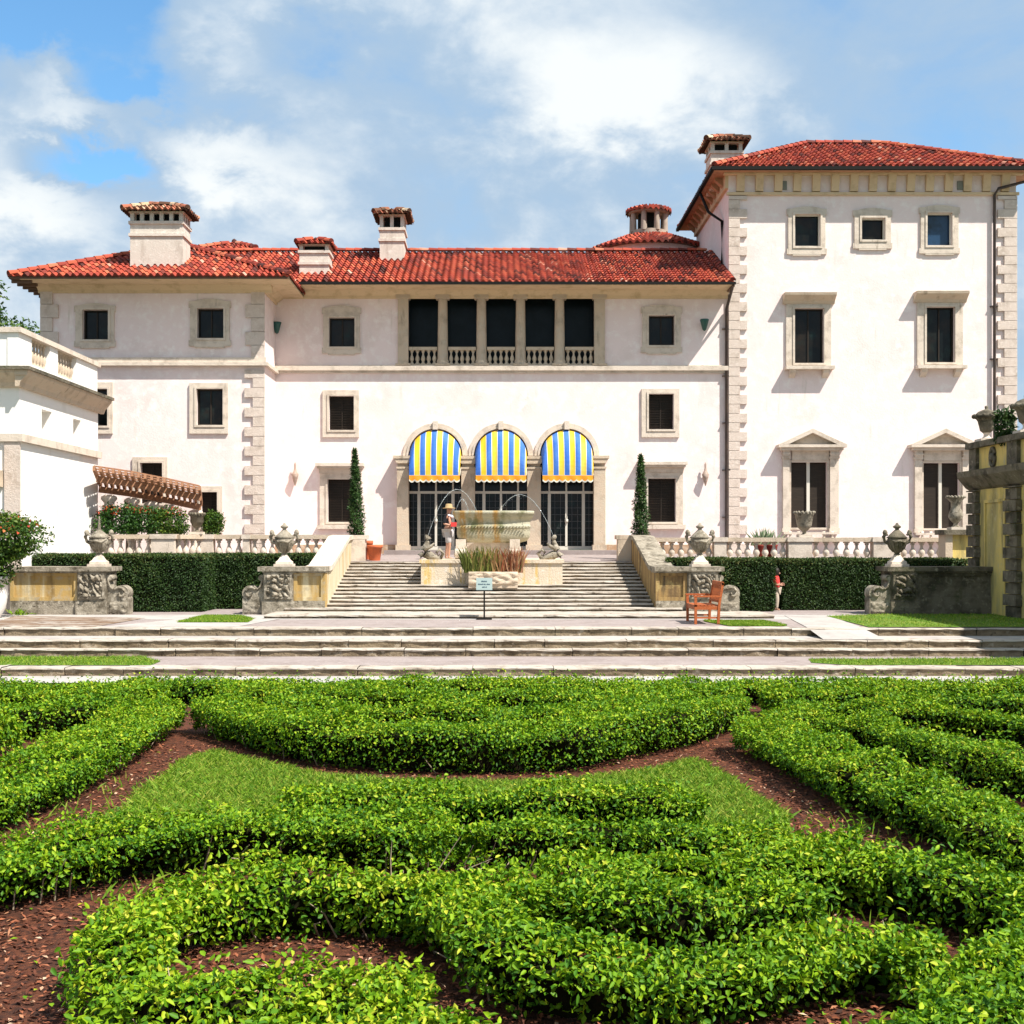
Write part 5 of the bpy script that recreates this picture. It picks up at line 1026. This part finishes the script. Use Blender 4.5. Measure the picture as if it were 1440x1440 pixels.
NEAR = dict(dens=3300, L=.047, W=.026, near=True, amp=.075); MID = dict(dens=2900, L=.047, W=.027, near=False, amp=.08); FAR = dict(dens=1900, L=.058, W=.033, near=False)
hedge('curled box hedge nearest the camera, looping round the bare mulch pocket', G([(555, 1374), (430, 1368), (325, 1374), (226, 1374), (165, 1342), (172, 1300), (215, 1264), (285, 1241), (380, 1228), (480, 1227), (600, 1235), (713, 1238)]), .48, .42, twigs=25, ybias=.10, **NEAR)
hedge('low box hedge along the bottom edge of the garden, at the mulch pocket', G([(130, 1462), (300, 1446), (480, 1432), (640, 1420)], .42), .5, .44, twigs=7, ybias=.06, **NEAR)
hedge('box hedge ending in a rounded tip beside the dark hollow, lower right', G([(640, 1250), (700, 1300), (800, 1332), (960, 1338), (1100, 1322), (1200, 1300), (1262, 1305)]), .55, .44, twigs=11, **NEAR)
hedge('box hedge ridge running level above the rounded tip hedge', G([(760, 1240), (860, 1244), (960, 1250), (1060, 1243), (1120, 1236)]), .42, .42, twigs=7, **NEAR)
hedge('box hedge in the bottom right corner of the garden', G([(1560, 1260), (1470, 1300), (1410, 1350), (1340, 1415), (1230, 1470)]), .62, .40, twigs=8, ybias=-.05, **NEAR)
hedge('long box hedge sweeping down to the right, in front of the dark hollow', G([(800, 1204), (900, 1200), (1010, 1198), (1120, 1200), (1220, 1200), (1320, 1217), (1430, 1246), (1540, 1285)]), .48, .42, twigs=9, **NEAR)
hedge('arched box hedge on the left, rising from the left edge to the lawn', G([(-90, 1212), (0, 1194), (100, 1176), (200, 1158), (300, 1148), (400, 1144), (480, 1145), (590, 1149)]), .80, .44, twigs=19, **MID)
hedge('arched box hedge on the right, falling to a point by the mulch path', G([(685, 1150), (800, 1150), (920, 1153), (1050, 1160), (1170, 1180)]), .52, .42, twigs=9, **MID)
hedge('straight box hedge at the middle, just below the shaded curved hedge', G([(430, 1112), (520, 1108), (600, 1107), (720, 1107), (870, 1108), (965, 1116)]), .46, .42, twigs=8, **MID)
hedge('wide box hedge running toward the camera on the left of the mulch path', [(-4.62, 16.75), (-4.54, 14.7), (-4.52, 12.9), (-4.62, 11.3), (-4.85, 9.9)], .92, .47, twigs=19, ybias=.03, **MID)
hedge('wide box hedge running toward the camera on the right of the mulch path', [(3.25, 15.2), (3.38, 13.6), (3.55, 12.2), (3.85, 10.6), (4.1, 9.2), (4.5, 7.9)], .82, .46, twigs=13, **MID)
hedge('crescent box hedge curving down in the centre with its shaded face to us', G([(302, 981), (345, 993), (410, 1008), (480, 1019), (580, 1024), (747, 1025), (813, 1019), (880, 1008), (960, 994), (1022, 979)], .47), .74, .53, twigs=13, **MID)
hedge('second crescent of box hedge just behind the curved central one', G([(400, 978), (500, 990), (620, 994), (760, 994), (860, 985), (950, 975)]), .6, .43, **FAR)
hedge('third crescent of box hedge, between the curved ones and the path', G([(330, 962), (520, 970), (700, 972), (850, 969), (1020, 964)]), .55, .41, **FAR)
hedge('straight box hedge along the foot of the garden steps', [(-9.6, 19.9), (-5, 20.0), (0, 20.1), (5, 19.9), (9.6, 19.8)], .8, .37, **FAR)
hedge('box hedge row at the far left behind the path hedge', [(-9.5, 16.6), (-7.5, 16.3), (-6.2, 16.3), (-5.5, 17.2)], .8, .45, **FAR)
hedge('second box hedge row at the far left, nearer the steps', [(-9.5, 18.3), (-7, 18.3), (-5.2, 18.5)], .6, .42, **FAR)
hedge('box hedge row nearest the camera at the far left edge', [(-8.5, 14.4), (-7.2, 14.5), (-6.1, 15.0)], .7, .43, **FAR)
hedge('slanting box hedge on the right, between the wide hedge and the bare patch', G([(1100, 1000), (1180, 1005), (1260, 1020), (1340, 1042), (1425, 1062), (1530, 1084)]), .62, .43, twigs=7, **MID)
hedge('box hedge row on the far right behind the slanting hedge', G([(1120, 985), (1220, 988), (1330, 993), (1420, 1003), (1480, 1012), (1580, 1020)]), .52, .43, twigs=4, **FAR)
hedge('box hedge row on the far right nearest the steps', G([(1090, 968), (1230, 971), (1360, 974), (1480, 978), (1600, 980)]), .55, .41, **FAR)
# mulch chips
n = 42000; x = RNG.uniform(-4.8, 5, n); y = 5.4 + RNG.uniform(0, 1, n) ** 1.7 * 10.5; P = np.stack([x, y, np.full(n, .0)], 1); V, fc, rn = leaves(P, np.tile([0, 0, 1.], (n, 1)), .055, .022, RNG.uniform(0, 1, n), False, .4, .8, 0.0)
V[:, 2] = np.maximum(V[:, 2], -.004); props(np_mesh('bark_chips', V, fc, [CHIP], rn), kind='stuff')
n = 900; x = RNG.uniform(-4.6, 4.6, n); y = 5.4 + RNG.uniform(0, 1, n) ** 1.5 * 10; V, fc, rn = leaves(np.stack([x, y, np.full(n, .004)], 1), np.tile([0, 0, 1.], (n, 1)), .05, .028, RNG.uniform(.3, 1, n), False, .25, 1.5, 0.)
V[:, 2] = np.maximum(V[:, 2], .0); props(np_mesh('fallen_leaves', V, fc, [LEAF], rn), kind='stuff')
# dry twiggy gap in the middle of the arch
k = MB()
for _ in range(34):
    a = Vector((RNG.normal(-.42, .25), RNG.normal(9.75, .3), 0)); b = a + Vector((RNG.normal(0, .10), RNG.normal(0, .10), RNG.uniform(.12, .34))); k.tube([a, a.lerp(b, .5) + Vector((RNG.normal(0, .03), RNG.normal(0, .03), 0)), b], [.006, .005, .002], 4)
o = k.build('dry_twigs', TWIG); props(o, 'dry leafless twigs standing in the gap at the middle of the arched hedges', 'dead shrub')
# centre lawn
CL = [(-3.75, 11.1), (-3.62, 11.9), (-3.68, 12.9), (-3.68, 14.8), (-3.5, 15.3), (-2.7, 14.5), (-2.0, 13.75), (-.6, 13.25), (.76, 13.35), (1.6, 13.95), (2.35, 14.75), (2.5, 13.7), (2.62, 12.5), (2.72, 11.6), (2.5, 10.6), (1, 10.3), (-3, 10.5)]
sheet('lawn', CL, -.004, LAWN); blades('grass', CL, -.004, 60000, .07, .006)
bl = blades('grass', [(-4.3, 9.2), (4.5, 7.2), (4.5, 11.5), (-4.3, 14)], -.005, 1500, .12, .006)

# ---- clipped dark hedges on the walk
def clip_hedge(label, x0, x1, y0, y1, zt_, dens=1500, yb=0):
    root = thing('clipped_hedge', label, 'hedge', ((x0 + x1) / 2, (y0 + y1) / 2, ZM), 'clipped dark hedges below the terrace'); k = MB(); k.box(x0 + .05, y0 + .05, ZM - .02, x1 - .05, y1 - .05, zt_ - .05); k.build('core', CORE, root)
    A = [((x1 - x0) * (zt_ - ZM), 0), ((x1 - x0) * (y1 - y0), 1), ((y1 - y0) * (zt_ - ZM), 2), ((y1 - y0) * (zt_ - ZM), 3)]; Ps, Ns = [], []
    for a, kd in A:
        n = int(a * dens); u, v = RNG.uniform(0, 1, n), RNG.uniform(0, 1, n); o1 = np.ones(n)
        X_, Y_, Z_ = x0 + u * (x1 - x0), y0 + u * (y1 - y0), ZM + .02 + v * (zt_ - ZM - .02)
        P, Nv = {0: (np.stack([X_, y0 * o1, Z_], 1), (0, -1, 0)), 1: (np.stack([X_, y0 + v * (y1 - y0), zt_ * o1], 1), (0, 0, 1)), 2: (np.stack([x0 * o1, Y_, Z_], 1), (-1, 0, 0)), 3: (np.stack([x1 * o1, Y_, Z_], 1), (1, 0, 0))}[kd]
        Ps.append(P); Ns.append(np.tile(Nv, (n, 1)).astype(float))
    P, Nv = np.concatenate(Ps), np.concatenate(Ns); P += Nv * (.03 * wob(P, 4) - np.abs(RNG.normal(0, .02, len(P))))[:, None]
    V, fc, rn = leaves(P, Nv, .075, .03, np.clip(RNG.beta(2, 2.5, len(P)) + .14 * wob(P + 5, 2.2) + .25 * (P[:, 2] > zt_ - .12) + yb, 0, 1), False, .55, .3); np_mesh('leaves', V, fc, [YEW], rn, root)
clip_hedge('clipped dark green hedge block left of the stairs, left half with its sunlit corner', X(46, 35), X(285, 34.4), 34.4, 36.0, Z(781, 34.4))
clip_hedge('clipped dark green hedge block against the left stair wall, set further back', X(284, 36), X(450, 36), 35.95, 37.2, Z(780, 36))
clip_hedge('clipped dark green hedge block right of the stairs behind the bench', X(936, 35), X(1090, 34.6), 34.6, 36.2, Z(786, 34.6))
clip_hedge('clipped dark green hedge block beside the person in red, below the tower', X(1101, 35.3), X(1362, 35.3), 35.3, 36.8, Z(787, 35.3))
# ---- cypresses
def cypress(label, px, D, pyt, hw, lean=0):
    x = X(px, D); zb = ZT + .35; zt_ = Z(pyt, D); H = zt_ - zb; root = thing('cypress_tree', label, 'tree', (x, D, ZT), 'slender cypresses flanking the doors')
    k = MB(); k.lathe((x, D, ZT + .02), [(.16, 0), (.24, .34), (.26, .40), (.18, .40)], 14); k.build('pot', TERRA, root); k = MB(); k.tube([(x, D, ZT + .3), (x + lean * .5, D, zb + H * .5), (x + lean, D, zb + H * .9)], [.05, .035, .012], 6); k.build('trunk', BARK, root)
    n = 6500; t = RNG.uniform(0, 1, n) ** 1.25; prof = np.interp(t, [0, .05, .2, .45, .7, .9, 1], [.55, .85, 1, .86, .58, .28, .03]); a = RNG.uniform(0, 2 * pi, n); lump = 1 + .30 * np.sin(a * 3 + t * 21) + .12 * np.sin(a * 5 - t * 37); r = hw * prof * lump * np.sqrt(RNG.uniform(.45, 1.05, n))
    P = np.stack([x + lean * t + r * np.cos(a), D + r * np.sin(a), zb - .08 + H * t], 1); Nv = np.stack([np.cos(a), np.sin(a), 0 * a + 1.1], 1)
    V, fc, rn = leaves(P, unit(Nv), .11, .035, np.clip(RNG.beta(2, 2.4, n) + .15 * np.sin(a * 3 + t * 21), 0, 1), False, .4, .2, -.1); np_mesh('crown', V, fc, [CYP], rn, root)
cypress('slender dark cypress in a pot, left of the doors before the hooded window', 503, 40.1, 629, .21, -.10); cypress('slender dark cypress in a pot, right of the doors before the hooded window', 901, 40.1, 637, .22, .0)
# ---- bushes
def bush(name, label, boxes, n, mat=BUSH, flowers=0, fl_top=True, L=.10, cat='shrub', trunk=True, trunks=None):
    c0 = boxes[0]; root = thing(name, label, cat, (c0[0], c0[1], c0[2] - c0[5])); Ps, Ns = [], []
    for (cx, cy, cz, rx, ry, rz) in boxes:
        m_ = int(n * rx * rz / sum(b[3] * b[5] for b in boxes)); d = unit(RNG.normal(0, 1, (m_, 3))); d = np.sign(d) * np.abs(d) ** .8; q = RNG.uniform(.35, 1, m_) ** .6
        P = np.array([cx, cy, cz]) + d * q[:, None] * np.array([rx, ry, rz]) * (1 + .22 * wob(d * 2 + cx, 1.6))[:, None]; Ps.append(P); Ns.append(unit(d))
    P, Nv = np.concatenate(Ps), np.concatenate(Ns); e = wob(P, 3.2) > -.95; P, Nv = P[e], Nv[e]
    V, fc, rn = leaves(P, Nv, L, L * .55, np.clip(RNG.beta(2, 2.4, len(P)) + .15 * wob(P, 2.4), 0, 1), False, .7, .4); np_mesh('foliage', V, fc, [mat], rn, root)
    if flowers:
        s = P[:, 2] > np.quantile(P[:, 2], .72 if fl_top else .3); s &= wob(P + 11, 5.0) > .10; idx = RNG.choice(np.flatnonzero(s), min(flowers, s.sum()), replace=False)
        V, fc, rn = leaves(P[idx] + Nv[idx] * .05, Nv[idx], L * .9, L * .7, RNG.uniform(0, 1, len(idx)), False, .8, .3); np_mesh('flowers', V, fc, [FLOWER], rn, root)
    if trunk:
        k = MB()
        for (tx, ty, tz0, tz1, rr) in (trunks or [(c0[0], c0[1], c0[2] - c0[5] * 1.15, c0[2], .05)]): k.tube([(tx, ty, tz0), (tx + .05, ty, (tz0 + tz1) / 2), (tx, ty + .04, tz1)], [rr, rr * .8, rr * .4], 7)
        k.build('trunk', BARK, root)
    return root
zz = Z(733, 40)
bush('bougainvillea', 'dark leafy bougainvillea with red flowers on top, below the pergola', [(X(165, 39.4), 39.5, Z(732, 39.4), .75, .4, .48), (X(200, 39.6), 39.7, Z(732, 39.6), .7, .4, .45)], 5200, BUSH, 150, trunks=[(X(175, 39.5), 39.6, ZT, 3, .05)])
bush('flowering_shrub', 'bright green shrub with a few red flowers, between the bougainvillea and the planter', [(X(238, 39.7), 39.8, Z(734, 39.7), .62, .4, .44)], 2600, TREELEAF, 60, trunks=[(X(238, 39.7), 39.8, ZT, 3, .04)])
bush('round_shrub', 'small yellowish shrub right of the round stone planter', [(X(299, 40.3), 40.3, Z(736, 40.3), .34, .3, .38)], 1500, TREELEAF, 0, trunks=[(X(299, 40.3), 40.3, ZT, 2.7, .03)])
xs_ = X(6, 31.5)
xs_ = X(-16, 31.5)
b_ = bush('potted_shrub', 'leafy shrub with orange blossom in a large white planter at the left edge', [(xs_ + .1, 31.5, Z(757, 31.5), 1.22, .7, .66), (xs_ - .05, 31.4, Z(800, 31.4), .72, .5, .55)], 9500, TREELEAF, 90, L=.11, trunks=[(xs_ - .3, 31.5, ZM + .6, Z(757, 31.5), .07), (xs_ - .1, 31.5, ZM + .6, Z(760, 31.5), .05)])
k = MB(); k.lathe((xs_ - .12, 31.5, ZM), [(.38, 0), (.52, .25), (.58, .6), (.56, .95), (.62, .98), (.62, 1.06), (.5, 1.06), (.48, .98), (0, .97)], 24); k.build('planter', WHITEST, b_)
bush('wall_plant', 'green sprouting plant on top of the yellow wall beside the cut urn', [(YX + .15, 32.4, ztop + .30, .26, .2, .45)], 700, YEW, 0, L=.13, trunks=[(YX + .2, 32.45, ztop, ztop + .5, .025)])
bush('garden_tree', 'leafy tree showing above the garden house at the left edge', [(X(-34, 52), 52, Z(425, 52), 1.25, 1.3, 1.3), (X(12, 52), 52.5, Z(465, 52), 1.2, 1.3, .6), (X(50, 52), 53, Z(472, 52), .6, .8, .35), (X(-60, 52), 52, Z(480, 52), 2.2, 2, 2)], 3600, TREELEAF, 0, L=.22, cat='tree', trunks=[(X(-25, 52), 52, 0, Z(440, 52), .3)])
# ---- small weeds by the left wall
for px in (28,):
    D = 33.0; n = 60; P = np.stack([X(px, D) + RNG.normal(0, .14, n), D + RNG.normal(0, .05, n), np.full(n, ZM + .02)], 1); V, fc, rn = leaves(P, np.tile([0, -.2, 1.], (n, 1)), .2, .05, RNG.uniform(.3, 1, n), False, .5, .1, .1); o = np_mesh('weed_tuft', V, fc, [BLADE], rn); props(o, 'bright weed tuft at the foot of the far left parapet', 'weed')

# ================================================================== PEOPLE
def skinned(name, J, E, mat, parent, sub=2):
    o0 = origin(parent); names = list(J); me = bpy.data.meshes.new(name); me.from_pydata([Vector(J[n][0]) - o0 for n in names], [(names.index(a), names.index(b)) for a, b in E], []); me.materials.append(mat)
    o = bpy.data.objects.new(name, me); C.objects.link(o); o.parent = parent; sk = o.modifiers.new('skin', 'SKIN'); sk.use_smooth_shade = True
    for i, n in enumerate(names): r = J[n][1]; d = me.skin_vertices[0].data[i]; d.radius = (r, r) if not isinstance(r, tuple) else r; d.use_root = (i == 0)
    sb = o.modifiers.new('subdivision', 'SUBSURF'); sb.levels = sub; sb.render_levels = sub
    return o
def person(label, loc, rz, pose, cloth, hat=None):
    root = thing('person', label, 'person', loc); Rm = Matrix.Rotation(rz, 3, 'Z'); L0 = Vector(loc)
    w_ = lambda p: L0 + Rm @ Vector(p)
    J = {n: (w_(p), r) for n, (p, r) in pose.items()}
    E = [('pelvis', 'belly'), ('belly', 'chest'), ('chest', 'neck'), ('neck', 'jaw'), ('jaw', 'head'), ('head', 'crown')]
    for s in 'lr': E += [('chest', 'sh' + s), ('sh' + s, 'el' + s), ('el' + s, 'wr' + s), ('wr' + s, 'pa' + s), ('pelvis', 'hip' + s), ('hip' + s, 'kn' + s), ('kn' + s, 'an' + s), ('an' + s, 'toe' + s)]
    for s in 'lr':
        a, b = Vector(pose['wr' + s][0]), Vector(pose['pa' + s][0]); d = (b - a).normalized(); q = d.cross(Vector((1, 0, 0)));
        if q.length < .2: q = d.cross(Vector((0, 1, 0)))
        q.normalize(); u = q.cross(d)
        for i in range(4):
            for j, (f, r) in enumerate(((.035, .009), (.062, .008), (.082 - .008 * abs(i - 1.5), .0065))):
                J[f'f{s}{i}{j}'] = (w_(b + d * f + q * (i - 1.5) * .021 + u * .018 * j), r); E.append((f'pa{s}' if j == 0 else f'f{s}{i}{j - 1}', f'f{s}{i}{j}'))
        for j, f in enumerate((.02, .045)):
            J[f't{s}{j}'] = (w_(a.lerp(b, .5) + d * f + q * .05 + u * (.02 + .01 * j)), .0095 - .002 * j); E.append((f'wr{s}' if j == 0 else f't{s}{j - 1}', f't{s}{j}'))
    hd = Vector(pose['head'][0]); fw = Vector((0, -1, 0)); J['nose'] = (w_(hd + fw * .115 + Vector((0, 0, -.015))), .014); E.append(('head', 'nose'))
    skinned('body', J, E, SKIN, root, 2)
    for nm, mat, nodes, edges, grow in cloth: skinned(nm, {n: (J[n][0], (J[n][1] if isinstance(J[n][1], float) else J[n][1][0]) + grow) for n in nodes}, edges, mat, root, 2)
    if hat:
        k = MB(); c = w_(Vector(pose['head'][0]) + Vector((0, 0, .055))); k.lathe(c, [(.20, -.02), (.21, 0), (.115, .015), (.11, .10), (.08, .13), (0, .135)], 16); k.build('hat', hat, root)
    else:
        k = MB(); c = w_(Vector(pose['head'][0]) + Vector((0, .02, -.06))); k.lathe(c, [(.085, 0), (.108, .06), (.112, .12), (.09, .18), (.04, .21), (0, .215)], 14); k.build('hair', HAIR, root)
    for s in (-.034, .034):
        k = MB(); k.lathe(w_(hd + Vector((s, -.088, .01))), [(0, -.012), (.012, 0), (0, .012)], 8); k.build('eye', HAIR, root)
    return root
P1 = {'pelvis': ((0, 0, .93), .13), 'belly': ((0, .0, 1.10), .125), 'chest': ((0, -.01, 1.30), .14), 'neck': ((0, -.01, 1.47), .055), 'jaw': ((0, -.03, 1.54), .065), 'head': ((0, -.03, 1.61), .09), 'crown': ((0, -.02, 1.68), .075)}
for s, q in (('l', 1), ('r', -1)):
    P1.update({'sh' + s: ((q * .18, 0, 1.41), .06), 'el' + s: ((q * .24, .06, 1.15), .043), 'wr' + s: ((q * .16, -.16, 1.10), .03), 'pa' + s: ((q * .12, -.23, 1.11), .032), 'hip' + s: ((q * .09, 0, .88), .095), 'kn' + s: ((q * .10, -.02 + q * .06, .50), .062), 'an' + s: ((q * .10, .03 + q * .08, .08), .04), 'toe' + s: ((q * .11, -.13 + q * .08, .035), .035)})
TOP = ['pelvis', 'belly', 'chest', 'shl', 'shr', 'ell', 'elr']; TE = [('pelvis', 'belly'), ('belly', 'chest'), ('chest', 'shl'), ('chest', 'shr'), ('shl', 'ell'), ('shr', 'elr')]
BOT = ['pelvis', 'hipl', 'hipr', 'knl', 'knr']; BE = [('pelvis', 'hipl'), ('pelvis', 'hipr'), ('hipl', 'knl'), ('hipr', 'knr')]
pr = person('person in a straw hat and black shirt standing behind the fountain basin', (X(630, 39.8), 39.8, ZT + .04), R(75), P1, [('shirt', SHIRTB, TOP, TE, .016), ('shorts', SHORTS, BOT, BE, .022)], STRAW)
pos = Vector((X(630, 39.8), 39.8, ZT + .04)); k = MB(); k.tube([pos + Matrix.Rotation(R(75), 3, 'Z') @ Vector(q) for q in ((-.09, -.02, 1.43), (-.06, -.12, 1.40), (0, -.15, 1.36), (.06, -.12, 1.40), (.09, -.02, 1.43))], .035, 8); k.build('scarf', WHITEC, pr)
k = MB(); c = pos + Matrix.Rotation(R(75), 3, 'Z') @ Vector((-.14, -.24, 1.12)); k.box(c.x - .09, c.y - .14, c.z - .06, c.x + .09, c.y + .05, c.z + .08); o = k.build('pouch', SHIRTR); props(o, 'small red pouch held by the person in the straw hat', 'bag')
P2 = dict(P1); P2 = {k_: (tuple(Vector(v[0]) * .66), v[1] * .70) for k_, v in P1.items()}
person('person in a red top and tan trousers standing at the edge of the clipped hedge', (X(1091.5, 35.0), 35.05, ZM), R(60), P2, [('shirt', SHIRTR, TOP, TE, .03), ('trousers', TAN, BOT + ['anl', 'anr'], BE + [('knl', 'anl'), ('knr', 'anr')], .03)])
